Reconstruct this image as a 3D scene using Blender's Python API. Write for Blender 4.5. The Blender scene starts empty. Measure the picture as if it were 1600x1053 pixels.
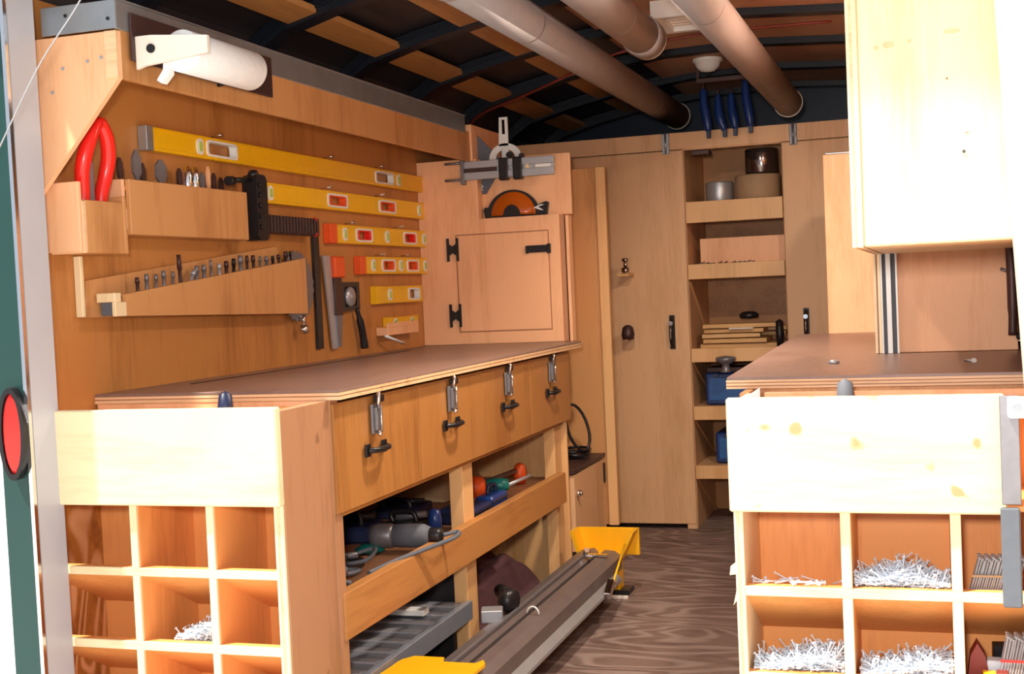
import bpy, bmesh, math, random
from mathutils import Vector, Matrix
random.seed(7)
S = bpy.context.scene
COL = S.collection
V = Vector
PI = math.pi

# ------------------------------------------------ camera
yaw, pit, rol = math.radians(18.12), math.radians(2.12), math.radians(-2.546)
fw = V((-math.sin(yaw)*math.cos(pit), math.cos(yaw)*math.cos(pit), -math.sin(pit)))
rt = V((math.cos(yaw), math.sin(yaw), 0)); up = rt.cross(fw)
r2 = rt*math.cos(rol) + up*math.sin(rol); u2 = up*math.cos(rol) - rt*math.sin(rol)
cd = bpy.data.cameras.new('camera'); cam = bpy.data.objects.new('camera', cd); COL.objects.link(cam)
cam.matrix_world = Matrix(((r2.x, u2.x, -fw.x, 0), (r2.y, u2.y, -fw.y, 0), (r2.z, u2.z, -fw.z, 1.10), (0, 0, 0, 1)))
cd.sensor_width = 36; cd.lens = 45.0; cd.clip_start = .05
S.camera = cam

# ------------------------------------------------ world, sun, exposure
w = bpy.data.worlds.new('world'); S.world = w; w.use_nodes = True
bg = w.node_tree.nodes['Background']; bg.inputs[0].default_value = (.80, .88, 1, 1); bg.inputs[1].default_value = .5
sd = bpy.data.lights.new('sun', 'SUN'); sd.energy = 5.8; sd.angle = math.radians(2.5); sd.color = (1, .95, .82)
so = bpy.data.objects.new('sun', sd); COL.objects.link(so)
el = math.radians(62); hd = V((.74, .67, 0)).normalized()
sdir = V((hd.x*math.cos(el), hd.y*math.cos(el), -math.sin(el)))
so.rotation_euler = sdir.to_track_quat('-Z', 'Y').to_euler(); so.location = (-1, -2, 4)
# added fill lamp just above the lens, evens out the interior brightness
fd = bpy.data.lights.new('fill_flash', 'AREA'); fd.energy = 28; fd.size = .12; fd.color = (1, .93, .86)
fo = bpy.data.objects.new('fill_flash', fd); COL.objects.link(fo)
fo.location = (-.08, -.02, 1.24); fo.rotation_euler = fw.to_track_quat('-Z', 'Y').to_euler()
# added fill lamps, out of view: above the frame and behind the overhead cabinet
for nm, loc, e in (('fill_lamp_near', (-.72, 3.15, 1.99), 20), ('fill_lamp_far', (-.03, 3.75, 1.93), 13)):
    ld_ = bpy.data.lights.new(nm, 'AREA'); ld_.shape = 'DISK'; ld_.size = .12; ld_.energy = e; ld_.color = (1, .86, .70)
    lo_ = bpy.data.objects.new(nm, ld_); COL.objects.link(lo_); lo_.location = loc
S.view_settings.view_transform = 'Standard'; S.view_settings.look = 'None'
S.view_settings.gamma = 1; S.view_settings.use_curve_mapping = False
S.view_settings.exposure = 0.6

# ------------------------------------------------ materials
def nmat(name):
    m = bpy.data.materials.new(name); m.use_nodes = True
    nt = m.node_tree; return m, nt, nt.nodes, nt.links, nt.nodes['Principled BSDF']
def plain(name, c, rough=.5, metal=0, var=.12, scale=30, emit=0, bump=.0, trans=0):
    m, nt, N, L, B = nmat(name)
    n = N.new('ShaderNodeTexNoise'); n.inputs['Scale'].default_value = scale; n.inputs['Detail'].default_value = 4
    tc = N.new('ShaderNodeTexCoord'); L.new(tc.outputs['Object'], n.inputs['Vector'])
    mx = N.new('ShaderNodeMix'); mx.data_type = 'RGBA'
    mx.inputs[6].default_value = (*[v*(1-var) for v in c], 1); mx.inputs[7].default_value = (*[min(1, v*(1+var)) for v in c], 1)
    L.new(n.outputs['Fac'], mx.inputs[0]); L.new(mx.outputs[2], B.inputs['Base Color'])
    B.inputs['Roughness'].default_value = rough; B.inputs['Metallic'].default_value = metal
    if trans: B.inputs['Transmission Weight'].default_value = trans
    if emit:
        B.inputs['Emission Color'].default_value = (*c, 1); B.inputs['Emission Strength'].default_value = emit
    if bump:
        b = N.new('ShaderNodeBump'); b.inputs['Strength'].default_value = bump; b.inputs['Distance'].default_value = .004
        L.new(n.outputs['Fac'], b.inputs['Height']); L.new(b.outputs[0], B.inputs['Normal'])
    return m
def wood(name, c1, c2, grain='Z', sc=9, stretch=.09, rough=.45, swirl=0, swc=None, sth=.72, spots=0, spotc=(.25, .1, .04), bump=.15):
    m, nt, N, L, B = nmat(name)
    tc = N.new('ShaderNodeTexCoord'); mp = N.new('ShaderNodeMapping')
    s = [1, 1, 1]; s['XYZ'.index(grain)] = stretch; mp.inputs['Scale'].default_value = s
    L.new(tc.outputs['Object'], mp.inputs['Vector'])
    n1 = N.new('ShaderNodeTexNoise'); n1.inputs['Scale'].default_value = sc; n1.inputs['Detail'].default_value = 6; n1.inputs['Distortion'].default_value = .6 + swirl
    n2 = N.new('ShaderNodeTexNoise'); n2.inputs['Scale'].default_value = sc*11; n2.inputs['Detail'].default_value = 3
    n3 = N.new('ShaderNodeTexNoise'); n3.inputs['Scale'].default_value = 2.3; n3.inputs['Detail'].default_value = 3
    L.new(mp.outputs[0], n1.inputs['Vector']); L.new(mp.outputs[0], n2.inputs['Vector']); L.new(tc.outputs['Object'], n3.inputs['Vector'])
    a = N.new('ShaderNodeMath'); a.operation = 'MULTIPLY_ADD'; a.inputs[1].default_value = .45; L.new(n2.outputs['Fac'], a.inputs[0]); L.new(n1.outputs['Fac'], a.inputs[2])
    a2 = N.new('ShaderNodeMath'); a2.operation = 'MULTIPLY_ADD'; a2.inputs[1].default_value = .5; L.new(n3.outputs['Fac'], a2.inputs[0]); L.new(a.outputs[0], a2.inputs[2])
    r = N.new('ShaderNodeValToRGB'); e = r.color_ramp.elements
    e[0].position = .68; e[0].color = (*c2, 1); e[1].position = 1.22 if False else 1.0; e[1].color = (*c1, 1)
    L.new(a2.outputs[0], r.inputs[0]); out = r.outputs[0]
    if swirl:
        nz = N.new('ShaderNodeTexNoise'); nz.inputs['Scale'].default_value = sc*.5; nz.inputs['Detail'].default_value = 1.5; nz.inputs['Distortion'].default_value = .4
        L.new(mp.outputs[0], nz.inputs['Vector'])
        m1 = N.new('ShaderNodeMath'); m1.operation = 'MULTIPLY'; m1.inputs[1].default_value = 75; L.new(nz.outputs['Fac'], m1.inputs[0])
        m2 = N.new('ShaderNodeMath'); m2.operation = 'SINE'; L.new(m1.outputs[0], m2.inputs[0])
        wv = N.new('ShaderNodeMapRange'); wv.inputs[1].default_value = -.2; wv.inputs[2].default_value = 1; L.new(m2.outputs[0], wv.inputs[0])
        mx = N.new('ShaderNodeMix'); mx.data_type = 'RGBA'; mx.inputs[7].default_value = (*(swc or c2), 1)
        mm = N.new('ShaderNodeMath'); mm.operation = 'MULTIPLY'; mm.inputs[1].default_value = min(1, swirl); L.new(wv.outputs[0], mm.inputs[0])
        L.new(mm.outputs[0], mx.inputs[0]); L.new(out, mx.inputs[6]); out = mx.outputs[2]
    if spots:
        ns = N.new('ShaderNodeTexNoise'); ns.inputs['Scale'].default_value = spots; ns.inputs['Detail'].default_value = 1
        L.new(tc.outputs['Object'], ns.inputs['Vector'])
        rs = N.new('ShaderNodeValToRGB'); rs.color_ramp.elements[0].position = sth; rs.color_ramp.elements[1].position = sth+.05
        rs.color_ramp.elements[0].color = (0, 0, 0, 1); rs.color_ramp.elements[1].color = (.85, .85, .85, 1)
        L.new(ns.outputs['Fac'], rs.inputs[0])
        mx = N.new('ShaderNodeMix'); mx.data_type = 'RGBA'; mx.inputs[7].default_value = (*spotc, 1)
        L.new(rs.outputs[0], mx.inputs[0]); L.new(out, mx.inputs[6]); out = mx.outputs[2]
    L.new(out, B.inputs['Base Color']); B.inputs['Roughness'].default_value = rough
    if bump:
        b = N.new('ShaderNodeBump'); b.inputs['Strength'].default_value = bump; b.inputs['Distance'].default_value = .003
        L.new(a.outputs[0], b.inputs['Height']); L.new(b.outputs[0], B.inputs['Normal'])
    return m
M = {}
M['wallply'] = wood('wall_plywood', (.52, .215, .055), (.34, .12, .025), 'Z', 7, .12)
M['ply'] = wood('amber_plywood', (.62, .30, .11), (.43, .175, .05), 'Z', 8, .1)
M['plyY'] = wood('amber_plywood_long', (.50, .22, .065), (.32, .12, .03), 'Y', 8, .1)
M['drawer'] = wood('drawer_plywood', (.43, .185, .05), (.29, .105, .024), 'Z', 8, .1, rough=.38)
M['cab'] = wood('cabinet_plywood', (.92, .50, .27), (.78, .38, .18), 'Z', 14, .1, rough=.5)
M['door'] = wood('door_plywood', (.76, .45, .235), (.62, .34, .155), 'Z', 10, .1, rough=.5)
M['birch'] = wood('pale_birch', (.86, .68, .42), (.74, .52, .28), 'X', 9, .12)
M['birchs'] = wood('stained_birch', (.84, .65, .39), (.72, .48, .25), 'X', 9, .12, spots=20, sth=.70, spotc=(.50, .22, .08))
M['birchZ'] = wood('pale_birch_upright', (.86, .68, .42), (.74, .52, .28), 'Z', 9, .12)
M['cubby'] = wood('cubby_plywood', (.88, .38, .12), (.68, .26, .07), 'Z', 8, .12)
M['swirl'] = wood('swirled_plywood', (.50, .19, .035), (.30, .10, .02), 'Z', 11, .5, swirl=.9, swc=(.80, .42, .20))
M['edge'] = wood('plywood_edge', (.86, .56, .32), (.64, .36, .17), 'X', 40, .05)
M['edged'] = wood('plywood_edge_dark', (.40, .17, .08), (.26, .10, .04), 'X', 40, .05)
M['post'] = wood('brown_board', (.44, .215, .11), (.29, .13, .06), 'Z', 9, .09, spots=12, sth=.74, spotc=(.20, .09, .045))
M['pine'] = wood('pine_post', (.80, .46, .20), (.64, .33, .12), 'Z', 9, .08)
M['top'] = wood('worktop_hardboard', (.27, .165, .135), (.20, .115, .09), 'Y', 6, .25, rough=.36, bump=.05)
M['floor'] = wood('floor_plywood', (.19, .125, .105), (.10, .055, .045), 'X', 9, .3, rough=.6, swirl=.6, swc=(.36, .27, .24))
M['ceil'] = wood('ceiling_plywood', (.46, .25, .155), (.34, .175, .105), 'X', 6, .2, rough=.6)
M['strip'] = wood('furring_wood', (.40, .18, .055), (.28, .11, .035), 'Y', 8, .1)
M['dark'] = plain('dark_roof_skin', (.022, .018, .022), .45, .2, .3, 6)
M['navy'] = plain('navy_nose_wall', (.008, .016, .035), .4, .3, .4, 4)
M['bow'] = plain('painted_steel_bow', (.009, .012, .02), .4, .3, .2, 10)
M['pvc'] = plain('grey_tube', (.30, .265, .265), .6, 0, .1, 12)
M['pvcl'] = plain('tube_rim', (.72, .68, .63), .4, 0, .05)
M['white'] = plain('white_plastic', (.82, .82, .80), .35, 0, .04)
M['paper'] = plain('paper_towel', (.88, .88, .88), .9, 0, .04, 60, bump=.4)
M['galv'] = plain('galvanised_steel', (.42, .44, .46), .35, .75, .2, 14)
M['steel'] = plain('brushed_steel', (.46, .46, .49), .34, .45, .12, 50)
M['chrome'] = plain('chrome', (.80, .80, .82), .12, 1, .04)
M['alu'] = plain('dull_aluminium', (.46, .47, .50), .4, .6, .1, 20)
M['black'] = plain('black_metal', (.018, .016, .018), .35, .3, .2)
M['rubber'] = plain('grey_rubber', (.11, .12, .145), .7, 0, .15, 60)
M['green'] = plain('green_paint', (.012, .050, .046), .35, .1, .12, 5)
M['mint'] = plain('mint_plate', (.55, .72, .66), .4, .1, .06)
M['red'] = plain('red_vinyl', (.86, .018, .012), .25, 0, .08)
M['lens'] = plain('red_lens', (.80, .02, .015), .12, 0, .1)
M['yellow'] = plain('yellow_paint', (.92, .50, .004), .35, 0, .06)
M['yellow2'] = plain('yellow_enamel', (.92, .46, .004), .35, 0, .06)
M['orange'] = plain('orange_plastic', (.86, .10, .015), .4, 0, .08)
M['vial'] = plain('vial_green', (.5, .62, .12), .15, 0, .1)
M['blue'] = plain('blue_plastic', (.008, .035, .17), .35, 0, .15)
M['bluecase'] = plain('blue_case', (.015, .10, .33), .4, 0, .2, 14)
M['navyp'] = plain('dark_blue_plastic', (.012, .02, .07), .4, 0, .3, 20)
M['teal'] = plain('teal_plastic', (.005, .16, .14), .4, 0, .1)
M['brownm'] = plain('brown_iron', (.075, .036, .032), .45, .4, .25, 40)
M['greym'] = plain('grey_tool_metal', (.22, .21, .23), .4, .5, .2, 40)
M['cloth'] = plain('plum_cloth', (.12, .05, .06), .95, 0, .35, 14, bump=.8)
M['amber'] = plain('amber_lens', (.50, .10, .006), .08, 0, .2, 8)
M['tan'] = plain('tan_cardboard', (.42, .27, .15), .7, 0, .1)
M['can'] = plain('dark_tin', (.20, .16, .15), .16, .9, .06)
M['cream'] = plain('cream_paint', (.85, .76, .66), .5, 0, .05)
M['jamb'] = plain('grey_jamb_paint', (.50, .50, .54), .35, .1, .15, 3)
M['slate'] = plain('slate_sheet_metal', (.24, .26, .31), .3, .3, .15, 20)
M['gravel'] = plain('pale_gravel', (.62, .60, .57), .9, 0, .5, 25)
M['nail'] = plain('galvanised_nail', (.66, .74, .84), .45, .1, .2)
M['darkred'] = plain('dark_red_card', (.22, .03, .02), .5, 0, .15)
M['whiteblue'] = plain('pale_blue_card', (.62, .70, .80), .5, 0, .2, 30)
M['brake'] = plain('weathered_aluminium', (.21, .17, .165), .42, .5, .25, 9)
M['scrap'] = wood('wood_scrap', (.66, .38, .14), (.42, .20, .06), 'X', 12, .15)

# ------------------------------------------------ mesh helpers
class MB:
    def __init__(s): s.b = bmesh.new(); s.mats = []
    def _mi(s, fs, mi):
        for f in fs: f.material_index = mi
    def box(s, x0, x1, y0, y1, z0, z1, mi=0, bev=.0015, rot=None, piv=None):
        if x0 > x1: x0, x1 = x1, x0
        if y0 > y1: y0, y1 = y1, y0
        if z0 > z1: z0, z1 = z1, z0
        r = bmesh.ops.create_cube(s.b, size=1); vs = r['verts']
        for v in vs: v.co = V(((x0+x1)/2 + v.co.x*(x1-x0), (y0+y1)/2 + v.co.y*(y1-y0), (z0+z1)/2 + v.co.z*(z1-z0)))
        fs = list({f for v in vs for f in v.link_faces}); s._mi(fs, mi)
        bev = min(bev, (x1-x0)*.2, (y1-y0)*.2, (z1-z0)*.2)
        if bev > 1e-5:
            es = list({e for v in vs for e in v.link_edges})
            q = bmesh.ops.bevel(s.b, geom=es, offset=bev, segments=1, affect='EDGES'); vs = list({v for f in q['faces'] for v in f.verts} | {v for v in vs if v.is_valid})
            for f in {f for v in vs for f in v.link_faces}: f.material_index = mi
        if rot is not None:
            p = V(piv) if piv else V(((x0+x1)/2, (y0+y1)/2, (z0+z1)/2))
            for v in vs: v.co = p + rot @ (v.co - p)
        return s
    def prism(s, pts, ax, a0, a1, mi=0):
        # pts: 2D outline in the two other axes (in xyz order), extruded along ax
        i = 'XYZ'.index(ax); o = [k for k in range(3) if k != i]
        def mk(p, a):
            c = [0, 0, 0]; c[o[0]] = p[0]; c[o[1]] = p[1]; c[i] = a; return s.b.verts.new(c)
        A = [mk(p, a0) for p in pts]; B = [mk(p, a1) for p in pts]; n = len(pts)
        fs = [s.b.faces.new(A), s.b.faces.new(B[::-1])]
        for k in range(n): fs.append(s.b.faces.new((A[k], B[k], B[(k+1) % n], A[(k+1) % n])))
        s._mi(fs, mi); bmesh.ops.recalc_face_normals(s.b, faces=fs); return s
    def ring(s, outer, inner, ax, a0, a1, mi=0):
        i = 'XYZ'.index(ax); o = [k for k in range(3) if k != i]; n = len(outer)
        def mk(p, a):
            c = [0, 0, 0]; c[o[0]] = p[0]; c[o[1]] = p[1]; c[i] = a; return s.b.verts.new(c)
        L = [[mk(p, a) for p in q] for q, a in ((outer, a0), (inner, a0), (inner, a1), (outer, a1))]
        fs = []
        for j in range(4):
            P, Q = L[j], L[(j+1) % 4]
            for k in range(n): fs.append(s.b.faces.new((P[k], P[(k+1) % n], Q[(k+1) % n], Q[k])))
        s._mi(fs, mi); bmesh.ops.recalc_face_normals(s.b, faces=fs); return s
    def cyl(s, p0, p1, r0, r1=None, n=16, cap=True, mi=0, smooth=True):
        r1 = r0 if r1 is None else r1; p0, p1 = V(p0), V(p1); d = (p1-p0)
        q = d.to_track_quat('Z', 'Y').to_matrix()
        A = [s.b.verts.new(p0 + q @ V((r0*math.cos(2*PI*k/n), r0*math.sin(2*PI*k/n), 0))) for k in range(n)]
        B = [s.b.verts.new(p1 + q @ V((r1*math.cos(2*PI*k/n), r1*math.sin(2*PI*k/n), 0))) for k in range(n)]
        fs = []
        for k in range(n):
            f = s.b.faces.new((A[k], A[(k+1) % n], B[(k+1) % n], B[k])); f.smooth = smooth; fs.append(f)
        if cap: fs += [s.b.faces.new(A[::-1]), s.b.faces.new(B)]
        s._mi(fs, mi); return s
    def lathe(s, c, ax, prof, n=24, mi=0):
        # prof: list of (radius, offset along axis)
        q = V(ax).to_track_quat('Z', 'Y').to_matrix(); c = V(c); R = []
        for r, h in prof: R.append([s.b.verts.new(c + q @ V((max(r, 1e-4)*math.cos(2*PI*k/n), max(r, 1e-4)*math.sin(2*PI*k/n), h))) for k in range(n)])
        for a, b in zip(R, R[1:]):
            for k in range(n):
                f = s.b.faces.new((a[k], a[(k+1) % n], b[(k+1) % n], b[k])); f.smooth = True; f.material_index = mi
        return s
    def tube(s, pts, r, n=8, mi=0, closed=False):
        pts = [V(p) for p in pts]; R = []; m = len(pts)
        rr = r if isinstance(r, (list, tuple)) else [r]*m
        prev = None
        for i, p in enumerate(pts):
            if closed: t = pts[(i+1) % m] - pts[i-1]
            else: t = pts[min(i+1, m-1)] - pts[max(i-1, 0)]
            t.normalize()
            if prev is None:
                u = t.cross(V((0, 0, 1)));
                if u.length < .1: u = t.cross(V((1, 0, 0)))
            else: u = prev - t*prev.dot(t)
            u.normalize(); prev = u; v = t.cross(u)
            R.append([s.b.verts.new(p + (u*math.cos(2*PI*k/n) + v*math.sin(2*PI*k/n))*rr[i]) for k in range(n)])
        for i in range(m if closed else m-1):
            a, b = R[i], R[(i+1) % m]
            for k in range(n):
                f = s.b.faces.new((a[k], a[(k+1) % n], b[(k+1) % n], b[k])); f.smooth = True; f.material_index = mi
        if not closed:
            for f in (s.b.faces.new(R[0][::-1]), s.b.faces.new(R[-1])): f.material_index = mi
        return s
    def build(s, name, mat, parent=None, label=None):
        mats = mat if isinstance(mat, (list, tuple)) else [mat]
        bmesh.ops.recalc_face_normals(s.b, faces=s.b.faces[:])
        me = bpy.data.meshes.new(name)
        if parent is not None: org = V(parent['_o'])
        else:
            c = [v.co for v in s.b.verts]
            org = V(((min(p.x for p in c)+max(p.x for p in c))/2, (min(p.y for p in c)+max(p.y for p in c))/2, min(p.z for p in c)))
        for v in s.b.verts: v.co -= org
        s.b.to_mesh(me); s.b.free()
        for m in mats: me.materials.append(M[m])
        o = bpy.data.objects.new(name, me); COL.objects.link(o); o['_o'] = tuple(org)
        if parent is not None: o.parent = parent
        else: o.location = org
        if label: o['label'] = label
        return o
def spl(pts, n=6):
    pts = [V(p) for p in pts]; out = []; m = len(pts)
    for i in range(m-1):
        a, b, c, d = pts[max(i-1, 0)], pts[i], pts[i+1], pts[min(i+2, m-1)]
        for k in range(n):
            t = k/n; out.append(.5*((2*b) + (c-a)*t + (2*a-5*b+4*c-d)*t*t + (3*b-a-3*c+d)*t**3))
    out.append(pts[-1]); return out
def tag(o, label, cat, group=None, kind=None):
    o['label'] = label; o['category'] = cat
    if group: o['group'] = group
    if kind: o['kind'] = kind
    return o
def thing(name, loc, label, cat, group=None):
    o = bpy.data.objects.new(name, None); COL.objects.link(o); o.location = loc; o.empty_display_size = .05
    o['_o'] = tuple(loc); return tag(o, label, cat, group)
def struct(name, mb, mat, label=None, cat='structure'):
    o = mb.build(name, mat); o['kind'] = 'structure'
    if label: o['label'] = label; o['category'] = cat
    return o
def bx(*a, **k): return MB().box(*a, **k)

XL, XR = -1.892, .222          # inner faces of the side walls
YB, YN, ZC = 5.62, 6.55, 2.07  # bulkhead, nose wall, roof skin

# ------------------------------------------------ setting
struct('floor', bx(XL, XR, 2.2, YN, -.03, 0), 'floor', 'dark brown plywood trailer floor with pale swirling grain', 'floor')
go = MB(); go.box(-14, 12, -10, 2.12, -.52, -.48, bev=0); go.box(-14, -1.96, 2.12, 16, -.52, -.48, bev=0)
struct('trim_1', go, 'gravel', 'pale gravel ground outside the trailer, beyond the green door post', 'ground')['kind'] = 'structure'
wl = struct('wall_left', bx(XL-.012, XL, 2.32, YN, 0, 1.80, bev=0), 'wallply', 'brown plywood side wall behind the yellow levels', 'wall')
bx(XL-.012, XL, 2.32, YN, 1.80, ZC, bev=0).build('upper_skin', 'dark', wl, 'dark bare strip of wall under the roof')
wr = struct('wall_right', bx(XR, XR+.012, 2.32, YN, 0, ZC, bev=0), 'wallply', 'plywood side wall behind the right workbench', 'wall')
struct('wall_back', bx(XL, XR, YN, YN+.012, 0, ZC, bev=0), 'navy', 'dark navy nose wall above the storage bulkhead', 'wall')
cs = MB()
arch = [(XL-.02, 1.80), (-1.86, 1.87), (-1.78, 1.925), (-1.6, 1.97), (-1.35, 2.02), (-1.0, 2.055), (-.6, 2.065), (-.2, 2.04), (.1, 1.97), (.19, 1.9), (XR+.02, 1.82)]
cs.prism(arch + [(x, z+.012) for x, z in arch[::-1]], 'Y', 2.16, YN+.01)
ceil = struct('ceiling', cs, 'dark', 'dark trailer roof skin between the steel bows', 'ceiling')
def bowz(x):
    for (a, b), (c, d) in zip(arch, arch[1:]):
        if a <= x <= c: return b + (d-b)*(x-a)/(c-a)
    return 1.8
bowy = [2.77, 3.39, 4.00, 4.60, 5.20, 5.83, 6.42]
for y in bowy:
    b = MB()
    P = [(XL+.004, 1.80)] + [(x, z) for x, z in arch[1:-1]] + [(XR-.004, 1.82)]
    low = [(XL+.034, 1.80), (-1.845, 1.82), (-1.76, 1.875), (-1.58, 1.925), (-1.34, 1.975), (-1.0, 2.015), (-.6, 2.025), (-.2, 2.0), (.08, 1.93), (.155, 1.86), (XR-.034, 1.80)]
    up_ = [(x, z-.004) for x, z in P]
    b.prism(low + up_[::-1], 'Y', y-.034, y+.034)
    fl = [(x, z+.004) for x, z in low]; fl2 = [(x, z-.002) for x, z in low]
    b.prism([(x, z+.022) for x, z in low[1:-1]] + [(x, z+.028) for x, z in low[1:-1]][::-1], 'Y', y-.042, y+.042)
    b.build('bow', 'bow', ceil)
for i, (a, c) in enumerate(zip([2.2]+bowy, bowy+[YN])):
    a += .03; c -= .03
    for x0, x1 in ((-1.735, -1.645), (-1.43, -1.33)):
        zz = bowz((x0+x1)/2) - .02
        sl = (bowz(x1)-bowz(x0))
        MB().prism([(x0, zz-sl/2-.022), (x1, zz+sl/2-.022), (x1, zz+sl/2-.003), (x0, zz-sl/2-.003)], 'Y', a, c).build('furring_strip', 'strip', ceil)
    q = [x for x in (-1.12, -1.0, -.6, -.2, .1)]
    MB().prism([(x, bowz(x)-.016) for x in q] + [(x, bowz(x)-.004) for x in q[::-1]], 'Y', a, c).build('ceiling_panel', 'ceil', ceil)

# left door post (leans slightly)
def leanbox(x0, x1, y0, y1, z0, z1, ln=-.03):
    m = MB(); a = ln*(z0-1.1); b = ln*(z1-1.1)
    m.prism([(x0+a, z0), (x1+a, z0), (x1+b, z1), (x0+b, z1)], 'Y', y0, y1); return m
# ln negative: top moves left?  photo: top moves left
dp = leanbox(-1.888, -1.818, 2.24, 2.250, -.3, 2.1, -.006).build('door_1', 'green'); dp['kind'] = 'structure'
dp['label'] = 'dark green trailer door post at the left edge'; dp['category'] = 'door post'
leanbox(-1.818, -1.809, 2.234, 2.244, -.3, 2.1, -.006).build('bright_edge', 'chrome', dp, 'bright aluminium edge strip')
leanbox(-1.828, -1.812, 2.2505, 2.335, -.3, 2.1, -.006).build('jamb_strip', 'jamb', dp, 'dull grey aluminium strip')
bx(-1.905, -1.875, 2.225, 2.24, 1.44, 1.56).build('hinge_plate', 'mint', dp, 'pale mint hinge plate')
tl = thing('marker_light', (-1.842, 2.235, .84), 'oval red tail light in a black rim on the green post', 'tail light')
def oval(w, h, n=28): return [(w*math.cos(2*PI*k/n), h*math.sin(2*PI*k/n)) for k in range(n)]
MB().ring([(-1.842+a, .843+b) for a, b in oval(.033, .098)], [(-1.842+a, .843+b) for a, b in oval(.024, .086)], 'Y', 2.218, 2.242).build('rim', 'black', tl)
lm = MB()
for k, (f, y) in enumerate(((1, 2.226), (.93, 2.222))):
    lm.prism([(-1.842+a*f, .843+b*f) for a, b in oval(.0235, .085)], 'Y', y, 2.238)
lm.build('lens', 'lens', tl)
dr = leanbox(.137, .26, 2.24, 2.30, -.3, 2.1, -.045).build('door_2', 'cream'); dr['kind'] = 'structure'
dr['label'] = 'pale right-hand jamb of the trailer doorway'; dr['category'] = 'door post'
struct('trim_2', bx(-1.91, .26, 2.12, 2.20, 2.04, 2.12), 'alu', 'metal header of the trailer doorway', 'trim')

# ------------------------------------------------ left: overhead shelf
os_ = thing('overhead_shelf', (-1.77, 2.42, 1.59), 'long plywood overhead shelf with sheet metal rim above the levels', 'shelf')
bx(-1.674, -1.66, 2.42, 4.66, 1.598, 1.712).build('valance', 'ply', os_)
bx(XL+.001, -1.674, 2.43, 4.66, 1.664, 1.68).build('shelf_board', 'wallply', os_)
MB().prism([(XL+.002, 1.70), (-1.659, 1.70), (-1.659, 1.598), (XL+.002, 1.345)], 'Y', 2.405, 2.42).build('gusset', 'cab', os_)
bx(-1.688, -1.658, 2.399, 2.4055, 1.598, 1.70, mi=0).build('corner_edge', 'edge', os_)
e_ = MB(); e_.box(-1.662, -1.655, 2.40, 4.60, 1.703, 1.765); e_.box(-1.668, -1.650, 2.40, 4.60, 1.765, 1.769)
e_.box(-1.845, -1.655, 2.396, 2.40, 1.703, 1.765); e_.build('metal_rim', 'galv', os_, 'grey sheet metal rim')
for z, x in ((1.742, -1.78), (1.725, -1.672)): MB().cyl((x, 2.3965, z), (x, 2.394, z), .004, n=8).build('hole', 'black', os_)
for x, z in ((-1.80, 1.63), (-1.83, 1.58), (-1.735, 1.64), (-1.70, 1.645)): MB().cyl((x, 2.406, z), (x, 2.402, z), .004, n=8).build('screw', 'steel', os_)
# paper towel holder and roll
th = thing('paper_towel_holder', (-1.62, 2.7, 1.69), 'dark paper towel holder with white end arm, on the overhead shelf front', 'holder')
bx(-1.6545, -1.648, 2.445, 3.08, 1.640, 1.745).build('back_plate', 'brownm', th)
arm = MB(); arm.prism([(-1.648, 1.622), (-1.628, 1.628), (-1.468, 1.642), (-1.468, 1.680), (-1.61, 1.694), (-1.648, 1.694)], 'Y', 2.458, 2.468); arm.build('end_arm', 'cream', th)
arm = MB(); arm.prism([(-1.648, 1.63), (-1.52, 1.645), (-1.52, 1.675), (-1.648, 1.70)], 'Y', 2.795, 2.803); arm.build('end_arm', 'black', th)
MB().cyl((-1.608, 2.458, 1.664), (-1.608, 2.453, 1.664), .010, n=14).build('pivot', 'black', th)
MB().cyl((-1.545, 2.468, 1.656), (-1.545, 2.795, 1.656), .012, n=14).build('spindle', 'white', th)
pr = thing('paper_towel_roll', (-1.545, 2.63, 1.61), 'white paper towel roll hanging in its holder', 'paper towel')
pm = MB(); pm.lathe((-1.545, 2.478, 1.656), (0, 1, 0), [(.013, 0), (.046, 0), (.047, .002), (.047, .298), (.046, .30), (.013, .30), (.013, 0)], 32); pm.build('roll', 'paper', pr)
MB().prism([(-1.592, 1.655), (-1.595, 1.620), (-1.612, 1.598), (-1.600, 1.590), (-1.580, 1.610), (-1.58, 1.63)], 'Y', 2.479, 2.50).build('loose_sheet', 'paper', pr)

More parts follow.
